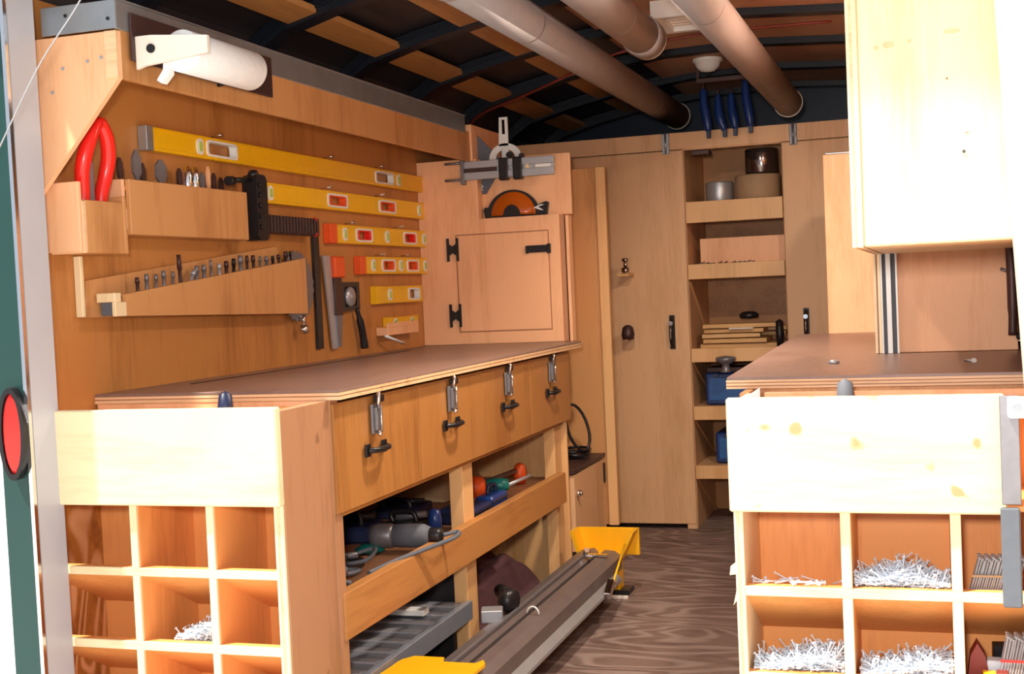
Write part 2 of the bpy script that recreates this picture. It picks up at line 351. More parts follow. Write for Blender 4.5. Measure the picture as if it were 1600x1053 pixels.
# ------------------------------------------------ spirit levels
def rrect(cy, cz, hw, hh, r, n=5):
    out = []
    for sx, sz, a0 in ((1, 1, 0), (-1, 1, PI/2), (-1, -1, PI), (1, -1, 1.5*PI)):
        for k in range(n):
            a = a0 + (PI/2)*k/(n-1); out.append((cy + sx*(hw-r) + r*math.cos(a), cz + sz*(hh-r) + r*math.sin(a)))
    return out
def level(y0, y1, z0, z1, holes, vials, label, caps, rimc, capc, body='yellow'):
    t = thing('spirit_level', (-1.875, (y0+y1)/2, z0), label, 'level', 'yellow spirit levels hung on the wall')
    x0, x1 = XL+.002, -1.866
    b = MB(); h = z1-z0
    b.box(x0, x1, y0, y1, z0, z0+h*.16); b.box(x0, x1, y0, y1, z1-h*.16, z1)
    cuts = sorted([(c-hw, c+hw) for c, hw in holes]); y = y0
    for a, c in cuts + [(y1, y1)]:
        b.box(x0+.004, x1-.002, y, a, z0+h*.14, z1-h*.14, bev=0); y = c
    b.build('body', body, t)
    for c, hw in holes:
        rc = rimc[0]; b = MB()
        b.ring(rrect(c, (z0+z1)/2, hw+.006, h*.37, h*.2), rrect(c, (z0+z1)/2, hw-.002, h*.27, h*.15), 'X', x0+.003, x1+.002)
        b.build('grip_rim', 'white', t)
        if rimc[1]:
            b = MB(); b.ring(rrect(c, (z0+z1)/2, hw-.002, h*.27, h*.15), rrect(c, (z0+z1)/2, hw-.02, h*.20, h*.1), 'X', x0+.003, x1)
            b.build('grip_insert', rimc[1], t)
    for c, vert in vials:
        b = MB(); w = .016 if vert else .018
        b.prism(rrect(c, (z0+z1)/2, w, h*.36, w*.9, 6), 'X', x1-.002, x1+.0015); v = b.build('vial_window', 'white', t)
        MB().prism(rrect(c, (z0+z1)/2, w*.5, h*.22, w*.45, 4), 'X', x1+.0015, x1+.004).build('vial', 'vial', v)
    for yy, d in ((y0, -1), (y1, 1)):
        if caps[0 if d < 0 else 1]:
            wd = caps[0 if d < 0 else 1]
            bx(x0-.001, x1+.002, yy + (-.003 if d < 0 else -wd), yy + (wd if d < 0 else .003), z0-.001, z1+.001).build('end_cap', capc, t)
    return t
level(2.81, 4.69, 1.494, 1.555, [(3.175, .075), (4.30, .075)], [(3.06, 1), (4.43, 1)], 'longest yellow level, at the very top', (.028, 0), ('white', None), 'galv')
level(3.36, 4.70, 1.390, 1.452, [(3.90, .07), (4.315, .07)], [(3.44, 1), (4.62, 1)], 'second longest yellow level, below the longest, left end behind the black clamp', (0, .0), ('white', 'orange'), 'galv')
level(3.832, 4.703, 1.280, 1.343, [(4.10, .062), (4.515, .058)], [(3.945, 1), (4.30, 0), (4.655, 1)], 'yellow level third from the top with an orange-red left end', (.05, .0), ('white', 'red'), 'orange')
level(4.055, 4.703, 1.177, 1.238, [(4.30, .055), (4.53, .052)], [(4.165, 1), (4.415, 0), (4.655, 1)], 'yellow level fourth from the top with an orange-red left end', (.045, .0), ('white', 'orange'), 'orange')
level(4.180, 4.617, 1.070, 1.132, [(4.53, .05)], [(4.30, 1)], 'short all-yellow level with one grey grip hole, fifth from the top', (.04, 0), ('white', None), 'yellow')
tlv = level(4.28, 4.56, .985, 1.018, [], [(4.34, 1), (4.50, 1)], 'tiny yellow level standing in the small wood block holder', (.02, 0), ('white', None), 'yellow')
lh = MB(); lh.box(XL+.001, -1.845, 4.215, 4.505, .955, .984); lh.box(-1.852, -1.845, 4.215, 4.505, .984, 1.0)
tag(lh.build('block_holder', 'cab'), 'small pale wood block holding the tiny level on the wall', 'holder')
tag(MB().cyl((-1.85, 4.20, .955), (-1.83, 4.32, .922), .005, n=8).build('pencil', 'white'), 'white carpenter pencil under the small wood block', 'pencil')
for y, z in ((3.16, 1.562), (3.86, 1.562), (4.27, 1.562), (3.83, 1.459), (4.26, 1.459), (4.0, 1.35), (4.42, 1.35), (4.24, 1.245), (4.48, 1.245)):
    o = MB().cyl((XL+.001, y, z), (-1.855, y, z+.004), .0025, n=8)
    o.cyl((-1.857, y, z+.004), (-1.855, y, z+.004), .005, n=8)
    lv = {1.562: 'longest', 1.459: 'second', 1.35: 'third', 1.245: 'fourth'}[z]; sd_ = {3.16: 'left', 3.86: 'middle', 4.27: 'right', 3.83: 'left', 4.26: 'right', 4.0: 'left', 4.42: 'right', 4.24: 'left', 4.48: 'right'}[y]
    tag(o.build('nail', 'chrome'), 'short shiny nail over the %s part of the %s yellow level' % (sd_, lv), 'nail', 'nails that hold the levels')

# ------------------------------------------------ tools on the left wall
sh = thing('tool_holder', (-1.845, 2.52, 1.22), 'small plywood pocket at the left end of the wall, holding the red snips', 'holder')
bx(XL+.002, -1.80, 2.432, 2.444, 1.228, 1.385).build('side_board', 'cab', sh)
bx(-1.812, -1.80, 2.456, 2.60, 1.225, 1.345).build('front_board', 'ply', sh)
bx(XL+.002, -1.80, 2.444, 2.456, 1.225, 1.343).build('side_board', 'edge', sh)
bx(XL+.002, -1.812, 2.456, 2.60, 1.225, 1.237).build('bottom_board', 'ply', sh)
bx(XL+.002, -1.80, 2.60, 2.612, 1.225, 1.36).build('side_board', 'ply', sh)
lb = thing('chisel_box', (-1.85, 2.95, 1.27), 'long plywood wall box holding a row of spade bits and chisels', 'box')
bx(-1.822, -1.81, 2.642, 3.20, 1.272, 1.405).build('front_board', 'ply', lb)
bx(XL+.002, -1.822, 2.642, 3.20, 1.272, 1.284).build('bottom_board', 'ply', lb)
bx(XL+.002, -1.822, 2.63, 2.642, 1.272, 1.405).build('end_board', 'cab', lb)
bx(XL+.002, -1.822, 3.188, 3.20, 1.284, 1.405).build('end_board', 'cab', lb)
bx(XL+.002, -1.822, 2.642, 3.188, 1.378, 1.390).build('slot_board', 'wallply', lb)
bx(-1.855, -1.811, 2.622, 2.63, 1.284, 1.335).build('end_block', 'birchZ', lb, 'pale square end block')
bl = [(2.665, .055, .016, 'brownm', 'narrow brown bit at the left end of the chisel box'), (2.735, .075, .030, 'greym', 'broad rounded grey spade bit with a thin shank'),
      (2.76, .05, .014, 'brownm', 'dark narrow bit beside the broad grey spade bit'), (2.84, .062, .040, 'greym', 'wide dark spade bit standing alone'),
      (2.925, .05, .018, 'brownm', 'brown chisel just left of the shiny jars'), (2.962, .056, .026, 'chrome', 'shiny chrome bit, left of two'), (2.998, .056, .022, 'chrome', 'shiny chrome bit, right of two'),
      (3.035, .048, .018, 'greym', 'slim grey chisel right of the shiny bits'), (3.066, .062, .012, 'cab', 'thin wooden handled chisel with the tallest tip'), (3.094, .05, .016, 'brownm', 'dark brown chisel right of the wooden one'), (3.13, .042, .018, 'brownm', 'last dark brown chisel at the right of the box')]
for y, h, wd, mt, lab in bl:
    t = thing('chisel', (-1.85, y, 1.372), lab, 'chisel', 'bits and chisels in the wall box')
    z0 = 1.392; h *= 1.25; wd *= 1.15
    if mt == 'chrome': MB().lathe((-1.85, y, z0), (0, 0, 1), [(.001, 0), (wd*.45, .0), (wd*.5, h*.3), (wd*.5, h*.75), (wd*.25, h), (.001, h)], 14).build('blade', mt, t)
    else:
        MB().prism([(y-wd*.12, z0), (y+wd*.12, z0), (y+wd*.2, z0+h*.25), (y+wd*.5, z0+h*.4), (y+wd*.5, z0+h*.8), (y+wd*.12, z0+h), (y-wd*.12, z0+h), (y-wd*.5, z0+h*.8), (y-wd*.5, z0+h*.4), (y-wd*.2, z0+h*.25)], 'X', -1.853, -1.847).build('blade', mt, t)
# red snips
sn = thing('snips', (-1.79, 2.535, 1.34), 'bright red looped handles of snips standing in the left wall pocket', 'snips')
for s_, yy in ((0, 0), (1, 0)):
    c = 2.535; d = -1 if s_ == 0 else 1
    pts = spl([(-1.84, c+d*.032, 1.30), (-1.838, c+d*.034, 1.36), (-1.83, c+d*.044, 1.41), (-1.82, c+d*.044, 1.45), (-1.812, c+d*.032, 1.49), (-1.81, c+d*.012, 1.522), (-1.81, c, 1.526)], 5)
    rr = [.0145 + .003*math.sin(PI*min(1, i/(len(pts)-1))) for i in range(len(pts))]
    MB().tube(pts, rr, 12).build('handle', 'red', sn)
bx(-1.843, -1.837, 2.525, 2.545, 1.30, 1.44).build('spring_bar', 'greym', sn)
# black clamp
cl = thing('bar_clamp', (-1.83, 3.4, 1.28), 'black clamp head with a ribbed dark bar lying across the wall', 'clamp')
c_ = MB(); c_.prism(rrect(3.268, 1.365, .032, .094, .02), 'X', -1.845, -1.80); c_.cyl((-1.822, 3.262, 1.452), (-1.822, 3.262, 1.472), .02, .012)
for k in range(5): c_.cyl((-1.80, 3.255, 1.31+k*.03), (-1.794, 3.255, 1.31+k*.03), .007, n=10)
c_.build('head', 'black', cl)
MB().cyl((-1.822, 3.14, 1.435), (-1.822, 3.24, 1.445), .008, n=10).cyl((-1.822, 3.12, 1.433), (-1.822, 3.145, 1.436), .013, n=10).build('screw_handle', 'black', cl)
b = MB(); b.box(-1.862, -1.84, 3.30, 3.70, 1.297, 1.352)
for k in range(19): b.box(-1.84, -1.832, 3.315+k*.02, 3.325+k*.02, 1.299, 1.35)
b.build('ribbed_bar', 'brownm', cl)
MB().tube([(-1.838, 3.655+.03*math.cos(a), 1.325+.03*math.sin(a)) for a in [(-1.2+k*.3) for k in range(9)]], .004, 6).build('red_hook', 'red', cl, 'small red hook')
# long rule, square, angle tools
tag(bx(XL+.002, -1.88, 3.735, 3.775, .935, 1.30).build('straightedge', 'black'), 'long dark narrow steel rule hanging upright under the clamp', 'rule')
sq = thing('hand_saw', (-1.87, 3.85, .93), 'silver upright blade with an orange-red grip at its top', 'saw')
MB().prism([(3.79, 1.238), (3.842, 1.238), (3.868, .93), (3.835, .93)], 'X', -1.882, -1.876).build('blade', 'steel', sq)
bx(-1.884, -1.862, 3.85, 3.925, 1.165, 1.236, bev=.006).build('grip', 'orange', sq)
bx(-1.88, -1.868, 3.853, 3.905, 1.04, 1.165).build('brown_block', 'brownm', sq)
MB().prism([(3.862, .935), (3.885, .935), (3.905, 1.04), (3.86, 1.04)], 'X', -1.88, -1.87).build('tail', 'greym', sq)
an = thing('angle_gauge', (-1.87, 3.99, .91), 'dark square angle gauge with a silver dial and long handle', 'gauge')
c_ = MB(); c_.ring([(3.905, 1.15), (4.045, 1.15), (4.045, 1.055), (3.905, 1.05)], [(3.925, 1.135), (4.02, 1.135), (4.02, 1.068), (3.925, 1.065)], 'X', -1.886, -1.87); c_.box(-1.886, -1.876, 3.92, 4.03, 1.06, 1.14); c_.build('frame', 'black', an)
MB().lathe((-1.870, 3.97, 1.10), (1, 0, 0), [(.001, -.008), (.032, -.008), (.034, 0), (.03, .006), (.012, .007), (.010, .010), (.001, .010)], 24).build('dial', 'steel', an)
MB().tube(spl([(-1.872, 4.02, 1.06), (-1.868, 4.04, 1.0), (-1.868, 4.055, .95), (-1.868, 4.06, .92)], 4), [.008]*3+[.013]*6+[.014]*4, 10).build('handle', 'black', an)
# drill index
di = thing('drill_index', (-1.85, 3.05, 1.06), 'long wedge-shaped plywood drill holder, taller at its right end', 'drill holder')
MB().prism([(2.535, 1.078), (3.60, 1.06), (3.48, 1.262), (2.55, 1.165)], 'X', XL+.002, -1.878).build('back_board', 'ply', di)
MB().prism([(2.62, 1.078), (3.555, 1.055), (3.555, 1.225), (2.62, 1.130)], 'X', -1.832, -1.82).build('front_board', 'ply', di)
bx(XL+.001, -1.872, 2.522, 2.534, 1.08, 1.222).build('upright_strip', 'birchZ', di, 'pale upright strip')
MB().prism([(2.60, 1.09), (3.553, 1.068), (3.553, 1.205), (2.60, 1.115)], 'X', -1.877, -1.833).build('bit_block', 'wallply', di)
bx(-1.872, -1.82, 2.575, 2.60, 1.112, 1.134).build('end_block', 'birchZ', di, 'pale end block')
bx(-1.83, -1.82, 2.575, 2.62, 1.078, 1.112).build('end_board', 'birchZ', di)
bx(-1.872, -1.83, 2.59, 2.60, 1.08, 1.112).build('end_hole', 'rubber', di, 'dark open end')
ORD = ['first','second','third','fourth','fifth','sixth','seventh','eighth','ninth','tenth','eleventh','twelfth','thirteenth','fourteenth','fifteenth','sixteenth','seventeenth','eighteenth','nineteenth','twentieth','twenty-first','twenty-second']
random.seed(3)
for k in range(22):
    y = 2.72 + k*.0385; z = 1.115 + (y-2.6)*.0945 
    h = .02 + .02*random.random(); r = .004 + .004*random.random()
    lean = (.02 if k == 6 else .006*(random.random()-.5)); h = .065 if k == 5 else h
    m = random.choice(['black', 'greym', 'steel', 'greym', 'brownm'])
    tag(MB().cyl((-1.855, y, z-.01), (-1.855, y+lean, z+.02+h*.4), r*.7, n=7).cyl((-1.855, y+lean, z+.02+h*.4), (-1.855, y+lean*1.6, z+.02+h), r, r*.8, n=7).build('drill_bit', m),
        '%s drill bit from the left in the wedge-shaped holder' % ORD[k], 'drill bit', 'drill bits in the wedge-shaped holder')
sb = thing('saw_blade', (-1.883, 3.60, 1.03), 'round dark saw blade hanging behind the right end of the drill holder', 'saw blade')
n = 48; MB().ring([((3.60+(.112 if k % 2 else .105)*math.cos(2*PI*k/n)), (1.14+(.112 if k % 2 else .105)*math.sin(2*PI*k/n))) for k in range(n)], [(3.60+.012*math.cos(2*PI*k/n), 1.14+.012*math.sin(2*PI*k/n)) for k in range(n)], 'X', -1.8775, -1.8745).build('disc', 'greym', sb)
hk = MB(); hk.cyl((-1.86, 3.60, 1.05), (-1.86, 3.60, 1.02), .006, n=10); hk.lathe((-1.86, 3.60, .99), (0, 0, 1), [(.001, 0), (.012, .004), (.015, .015), (.011, .028), (.001, .03)], 14); hk.cyl((-1.877, 3.60, 1.045), (-1.86, 3.60, 1.045), .004)
tag(hk.build('plumb_bob', 'chrome'), 'small shiny plumb bob below the right end of the drill holder', 'plumb bob')

# ------------------------------------------------ left workbench
wb = thing('workbench', (-1.58, 3.5, 0), 'long plywood workbench with drawers and open shelves along the left wall', 'workbench')
bx(-1.30, -1.28, 2.58, 2.622, 0, .872).build('stile', 'post', wb)
for y in (3.47, 4.43): bx(-1.348, -1.306, y, y+.085, 0, .612).build('post', 'pine', wb)
bx(-1.89, -1.29, 4.535, 4.55, 0, .86).build('end_panel', 'pine', wb)
bx(-1.305, -1.275, 2.60, 4.45, .322, .430).build('rail', 'plyY', wb)
bx(-1.875, -1.349, 2.60, 4.53, .385, .40).build('shelf', 'post', wb)
bx(-1.875, -1.302, 2.582, 2.595, 0, .86).build('partition', 'cubby', wb)
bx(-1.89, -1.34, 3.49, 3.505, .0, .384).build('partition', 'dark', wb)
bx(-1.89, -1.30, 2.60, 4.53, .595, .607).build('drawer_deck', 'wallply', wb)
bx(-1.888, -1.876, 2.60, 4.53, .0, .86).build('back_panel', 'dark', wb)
ys = [2.60, 3.083, 3.575, 4.060, 4.55]
for i in range(4):
    y0, y1 = ys[i]+.002, ys[i+1]-.002
    d = bx(-1.288, -1.272, y0 - (.02 if i == 0 else 0), y1, .614, .862, bev=.001).build('drawer', 'drawer', wb)
    bx(-1.55, -1.29, y0+.02, y1-.02, .63, .80).build('drawer_body', 'wallply', wb)
    yc = [2.787, 3.298, 3.797, 4.285][i]
    h = MB(); h.box(-1.268, -1.262, yc-.06, yc-.035, .722, .752, bev=.002); h.box(-1.268, -1.262, yc+.035, yc+.06, .722, .752, bev=.002)
    h.tube(spl([(-1.262, yc-.05, .737), (-1.245, yc-.03, .737), (-1.245, yc+.03, .737), (-1.262, yc+.05, .737)], 4), .007, 8)
    h.build('handle', 'black', d)
    l = MB(); l.box(-1.268, -1.262, yc-.018, yc+.018, .772, .842, bev=.001); l.box(-1.262, -1.255, yc-.010, yc+.012, .78, .835, bev=.002); l.build('latch', 'greym', d)
    l = MB(); l.tube([(-1.255, yc, .835), (-1.252, yc, .855), (-1.252, yc, .871)], .005, 8); l.cyl((-1.256, yc, .775), (-1.250, yc, .768), .006, n=8); l.tube([(-1.250, yc+.006, .775), (-1.250, yc+.006, .84)], .0025, 6); l.build('latch_hook', 'chrome', d)
    bx(-1.268, -1.256, yc+.004, yc+.042, .845, .862).build('latch_keeper', 'black', d)
wt = thing('worktop', (-1.57, 3.6, .872), 'brown worktop board of the left bench with a worn plywood edge', 'worktop')
bx(XL+.001, -1.252, 2.575, 4.66, .888, .895, bev=.001).build('top_sheet', 'top', wt)
for k, (m, zz) in enumerate((('edge', .882), ('edged', .8795), ('edge', .8735))):
    za, zb = ((.882, .888), (.8795, .882), (.872, .8795))[k]
    bx(XL+.001, -1.251 if m == 'edge' else -1.2525, 2.574 if m == 'edge' else 2.576, 4.66, za, zb, bev=0).build('ply_layer', m, wt)
bx(-1.803, -1.797, 2.85, 4.30, .8945, .8965, bev=0).build('slot', 'black', wt, 'thin dark slot')
# cubby units
def cubby(x0, x1, divs, name_label, side):
    c = thing('cubby_unit', ((x0+x1)/2, 2.46, 0), name_label, 'cubby shelf')
    yb = 2.575
    bx(x0, x1, yb-.008, yb, .02, .86).build('back_panel', 'cubby', c)
    sh_ = [(.519, .537), (.358, .377), (.199, .218), (.02, .038)]
    for a, b_ in sh_:
        s1 = MB().prism([(2.352, a), (2.352, b_), (2.37, b_), (yb-.008, max(b_-.115, .02)), (yb-.008, max(a-.115, .005))], 'X', x0, x1).build('shelf', 'cubby', c)
        bx(x0, x1, 2.346, 2.352, a, b_, bev=.001).build('shelf_edge', 'birch', s1)
    zs = [.675, .537, .377, .218]; zl = [.537, .377, .218, .038]
    lows = [.519, .358, .199]
    tops = [.678, .519, .358, .199]; bots = [.537, .377, .218, .038]
    for d in divs:
        s1 = bx(d-.009, d+.009, 2.3525, yb-.008, .02, .678).build('divider', 'cubby', c)
        for tp, bt in zip(tops, bots):
            bx(d-.009, d+.009, 2.346, 2.352, bt, tp, bev=.001).build('divider_edge', 'birchZ', s1)
    # tray behind the front board
    bx(x0, x1, 2.352, yb-.008, .678, .69).build('tray_floor', 'cubby', c)
    return c
cL = cubby(-1.888, -1.302, [-1.644, -1.456], 'plywood cubby unit at the front end of the left bench', 'L')
bx(-1.889, -1.886, 2.352, 2.566, .038, .678, bev=0).build('side_skin', 'swirl', cL, 'boldly swirled plywood side')
e2 = MB(); e2.box(-1.303, -1.296, 2.345, 2.352, 0, .675, bev=.001); e2.box(-1.289, -1.282, 2.345, 2.352, 0, .675, bev=.001); e2.build('ply_edge', 'birchZ', cL)
bx(-1.296, -1.289, 2.347, 2.352, 0, .675, bev=0).build('ply_core', 'edge', cL)
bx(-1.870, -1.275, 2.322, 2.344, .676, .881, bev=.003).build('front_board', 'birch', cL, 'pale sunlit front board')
bx(-1.3015, -1.28, 2.3525, 2.578, 0, .872).build('corner_panel', 'post', cL, 'weathered brown corner board')
cR = cubby(-.338, .215, [-.156, .031], 'plywood cubby unit at the front end of the right bench', 'R')
s1 = bx(-.354, -.338, 2.352, 2.575, 0, .872).build('side_panel', 'birchZ', cR)
e2 = MB(); e2.box(-.3545, -.349, 2.345, 2.352, 0, .675, bev=.001); e2.box(-.344, -.3375, 2.345, 2.352, 0, .675, bev=.001); e2.build('ply_edge', 'birchZ', cR)
bx(-.349, -.344, 2.347, 2.352, 0, .675, bev=0).build('ply_core', 'edge', cR)
sp = MB(); sp.prism([(-.354, .58), (-.364, .572), (-.366, .556), (-.354, .558)], 'Y', 2.347, 2.353); sp.prism([(-.354, .53), (-.361, .50), (-.354, .51)], 'Y', 2.347, 2.353); sp.build('splinter', 'birchZ', cR, 'torn splinters')
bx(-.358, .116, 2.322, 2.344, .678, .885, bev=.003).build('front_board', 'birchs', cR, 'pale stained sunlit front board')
bx(-.32, .215, 2.58, 2.592, .60, .872).build('apron', 'cab', cR, 'orange strip under the worktop edge')
ap = bx(-1.885, -1.303, 2.5755, 2.5795, .69, .871, bev=0).build('apron', 'cab', cL, 'orange strip under the worktop edge')
for i, (x, y) in enumerate(((-1.50, 2.50), (-.158, 2.50))):
    t = thing('screwdriver', (x, y, .69), ['dark blue rounded tool handle poking above the left front board', 'slate blue rounded tool handle poking above the right front board'][i], 'tool', 'tool handles in the front trays')
    MB().lathe((x, y, .80), (0, .1, 1), [(.001, 0), (.012, 0), (.017, .02), (.018, .06), (.014, .095), (.001, .103)], 14).build('handle', 'rubber' if i else 'navyp', t)
    MB().cyl((x, y, .69), (x, y, .80), .004, n=8).build('shaft', 'steel', t)
g = MB(); g.prism([(-.352, .70), (-.318, .70), (-.318, .889), (-.352, .868)], 'Y', 2.50, 2.505)
tag(g.build('steel_plate', 'galv'), 'grey steel corner poking up at the left end of the right tray', 'plate')
# nails
def nails(n, x0, x1, y0, y1, z0, hz, ln, label, seed, peak=.5):
    random.seed(seed); b = MB()
    for k in range(n):
        x = x0+(x1-x0)*random.random(); y = y0+(y1-y0)*random.random()
        env = max(.15, 1-abs((x-x0)/(x1-x0)-peak)*1.5); zf = z0+.003-.55*max(0, y-2.37); z = zf+(z0+hz*env-zf)*random.random()**.6
        a = random.random()*2*PI; e = (random.random()**2)*1.2*(1 if random.random() > .5 else .3)
        d = V((math.cos(a)*math.cos(e), math.sin(a)*math.cos(e)*.5, abs(math.sin(e))))*ln*.5
        p0 = V((x, y, z))-d*.6; p1 = V((x, y, z))+d
        for p in (p0, p1): p.x = min(max(p.x, x0-.004), x1+.004); p.y = min(max(p.y, y0-.004), y1+.004); p.z = max(p.z, z0+.002-.55*max(0, p.y-2.37))
        if (p1-p0).length < .004: continue
        b.cyl(p0, p1, .0013, n=4, smooth=False); b.cyl(p1, p1+(p1-p0).normalized()*.001, .0032, n=5, smooth=False)
    return tag(b.build('nail_pile', 'nail'), label, 'nails', None, 'stuff')
nails(900, -.140, .015, 2.365, 2.46, .537, .03, .05, 'pale heap of loose nails in the middle cubby of the right unit, upper row', 5, .5)
nails(26, -.325, -.172, 2.36, 2.40, .537, .006, .045, 'few loose nails along the edge of the upper left cubby of the right unit', 6)
nails(800, -.325, -.172, 2.365, 2.46, .377, .030, .06, 'tall spiky nail heap in the lower left cubby of the right unit', 8, .75)
nails(800, -.135, .015, 2.365, 2.46, .377, .026, .06, 'spiky nail heap in the lower middle cubby of the right unit', 9, .8)
nails(800, -1.565, -1.47, 2.37, 2.50, .377, .045, .045, 'blue-grey nail heap in the second-row cubby of the left unit', 10, .9)
def collated(x0, x1, y, z0, h, cnt, label, band):
    t = thing('nail_strip', ((x0+x1)/2, y, z0), label, 'nails', 'collated nail strips')
    b = MB()
    for r in range(3):
        for k in range(cnt):
            x = x0+(x1-x0)*k/cnt
            b.cyl((x, y+r*.014, z0+.001), (x+.018, y+r*.014+.004, z0+h-.003*(k % 3)), .0016, n=5, smooth=False)
            b.cyl((x+.018, y+r*.014+.004, z0+h-.003*(k % 3)), (x+.0182, y+r*.014+.004, z0+h+.002-.003*(k % 3)), .004, n=6, smooth=False)
    b.build('nail_row', 'steel', t)['kind'] = 'stuff'
    bx(x0+.004, x1+.010, y-.004, y-.002, z0+h*.5, z0+h*.5+.004, bev=0).build('paper_band', band, t, 'thin band')
collated(.052, .13, 2.385, .523, .066, 20, 'dull bundle of collated nails in the top right cubby of the right unit', 'tan')
collated(.095, .19, 2.385, .363, .086, 20, 'silver bundle of collated nails with a red band, lower right cubby', 'red')
ct = thing('carton', (.07, 2.42, .36), 'dark red torn carton flap in the lower right cubby of the right unit', 'carton')
MB().prism([(.043, .358), (.085, .358), (.075, .41), (.062, .432), (.05, .41)], 'Y', 2.40, 2.44).build('flap', 'darkred', ct)
for i, (x0, x1, y, z0, z1, m, lab) in enumerate(((.078, .12, 2.40, .358, .402, 'whiteblue', 'pale blue-white packet beside the dark red carton'), (.070, .092, 2.365, .378, .388, 'yellow', 'tiny yellow packet in front of the pale blue packet'), (.092, .112, 2.362, .378, .391, 'darkred', 'small dark red box between yellow packet and silver nails'), (.09, .20, 2.46, .330, .415, 'black', 'black box at the back of the lower right cubby'))):
    p = MB().box(x0, x1, y, y+.028, z0, z1, rot=Matrix.Rotation(.12*(i % 2)-.05, 3, 'Z')); tag(p.build('packet', m), lab, 'packet', 'packets in the lower right cubby')

# ------------------------------------------------ cabinet at the end of the left bench
wc = thing('wall_cabinet', (-1.59, 4.85, .895), 'plywood cabinet with black-hinged door standing on the far end of the left bench', 'cabinet')
Y0 = 4.67
cb = MB(); cb.box(XL+.001, -1.642, Y0, 5.05, .895, 1.61); cb.build('left_body', 'cab', wc)
cbx = MB(); cbx.box(-1.642, -1.322, Y0, Y0+.07, .895, 1.378); cbx.box(-1.642, -1.42, Y0+.07, 5.05, .895, 1.378); cbx.build('lower_body', 'cab', wc)
bx(-1.645, -1.285, 4.728, 4.742, 1.378, 1.612).build('upper_panel', 'cab', wc)
bx(-1.322, -1.306, Y0+.012, Y0+.06, .895, 1.372).build('recess_shade', 'post', wc)  # darker board colour stands in for the shade in the side recess
bx(-1.300, -1.288, Y0+.01, Y0+.06, .895, 1.372).build('side_board', 'cab', wc)
bx(-1.678, -1.652, Y0-.012, 5.0, 1.60, 1.74).build('upright_fin', 'cab', wc)
dg = MB(); dg.ring([(-1.741, .941), (-1.364, .941), (-1.364, 1.321), (-1.741, 1.321)], [(-1.737, .945), (-1.368, .945), (-1.368, 1.317), (-1.737, 1.317)], 'Y', Y0-.0006, Y0+.002)
dg.build('door_gap', 'edged', wc)
dd = bx(-1.736, -1.369, Y0-.003, Y0+.002, .946, 1.316, bev=.001).build('door', 'cab', wc)
for zc in (1.264, 1.008):
    h = MB(); h.box(-1.778, -1.767, Y0-.008, Y0-.001, zc-.045, zc+.045); h.box(-1.739, -1.728, Y0-.008, Y0-.0028, zc-.045, zc+.045); h.prism([(-1.767, zc-.022), (-1.767, zc+.022), (-1.753, zc+.012), (-1.739, zc+.022), (-1.739, zc-.022), (-1.753, zc-.012)], 'Y', Y0-.010, Y0-.001)
    h.build('hinge', 'black', dd)
h = MB(); h.box(-1.453, -1.372, Y0-.012, Y0-.003, 1.237, 1.264); h.box(-1.455, -1.445, Y0-.014, Y0-.003, 1.234, 1.262); h.box(-1.372, -1.357, Y0-.010, Y0, 1.232, 1.268); h.build('latch', 'black', dd)
# fence, miter gauge, set square, visor
fn = thing('rip_fence', (-1.51, 4.655, 1.52), 'silver table saw fence with black clamps strapped across the cabinet top', 'fence')
b = MB(); b.box(-1.685, -1.327, 4.650, 4.666, 1.571, 1.598); b.box(-1.685, -1.327, 4.650, 4.666, 1.527, 1.556); b.box(-1.685, -1.327, 4.660, 4.668, 1.55, 1.575); b.build('rails', 'alu', fn)
bx(-1.683, -1.555, 4.652, 4.662, 1.557, 1.570).build('inlay', 'brownm', fn)
bx(-1.44, -1.425, 4.648, 4.662, 1.556, 1.572).build('pointer', 'birchZ', fn)
bx(-1.40, -1.34, 4.650, 4.662, 1.557, 1.570).build('scale_window', 'white', fn)
for x in (-1.543, -1.487): bx(x, x+.036, 4.638, 4.669, 1.517, 1.602, bev=.004).build('clamp_block', 'black', fn)
b = MB(); b.box(-1.698, -1.684, 4.640, 4.669, 1.51, 1.615); 
for z in (1.594, 1.530): b.cyl((-1.765, 4.652, z), (-1.69, 4.652, z), .005, n=8)
b.box(-1.76, -1.69, 4.73, 4.735, 1.53, 1.54, bev=0) if False else None
b.build('end_bracket', 'greym', fn)
mg = thing('miter_gauge', (-1.53, 4.72, 1.62), 'white half-round protractor gauge with slotted bar above the silver fence', 'gauge')
b = MB(); b.ring([(-1.563, 1.655), (-1.525, 1.655), (-1.525, 1.765), (-1.558, 1.765)], [(-1.549, 1.70), (-1.536, 1.70), (-1.536, 1.756), (-1.549, 1.756)], 'Y', 4.718, 4.7265); b.build('slotted_bar', 'white', mg)
hf = [(-1.538+.066*math.cos(PI*k/18), 1.605+.060*math.sin(PI*k/18)) for k in range(19)]; hi = [(-1.538+.040*math.cos(PI*k/18), 1.605+.036*math.sin(PI*k/18)) for k in range(19)]
b = MB(); b.prism(hf + hi[::-1], 'Y', 4.718, 4.7265); b.box(-1.552, -1.524, 4.714, 4.726, 1.60, 1.65); b.build('protractor_arc', 'white', mg)
MB().cyl((-1.518, 4.717, 1.617), (-1.518, 4.70, 1.617), .012, n=14).build('knob', 'black', mg)
MB().cyl((-1.47, 4.717, 1.612), (-1.47, 4.704, 1.612), .010, n=12).build('knob', 'brownm', mg)
ss = MB(); ss.prism([(-1.675, 1.73), (-1.555, 1.60), (-1.57, 1.555), (-1.625, 1.475), (-1.663, 1.475)], 'Y', 4.722, 4.7275)
ss = ss.build('set_square', 'rubber'); tag(ss, 'grey triangular set square tucked behind the silver fence', 'square')
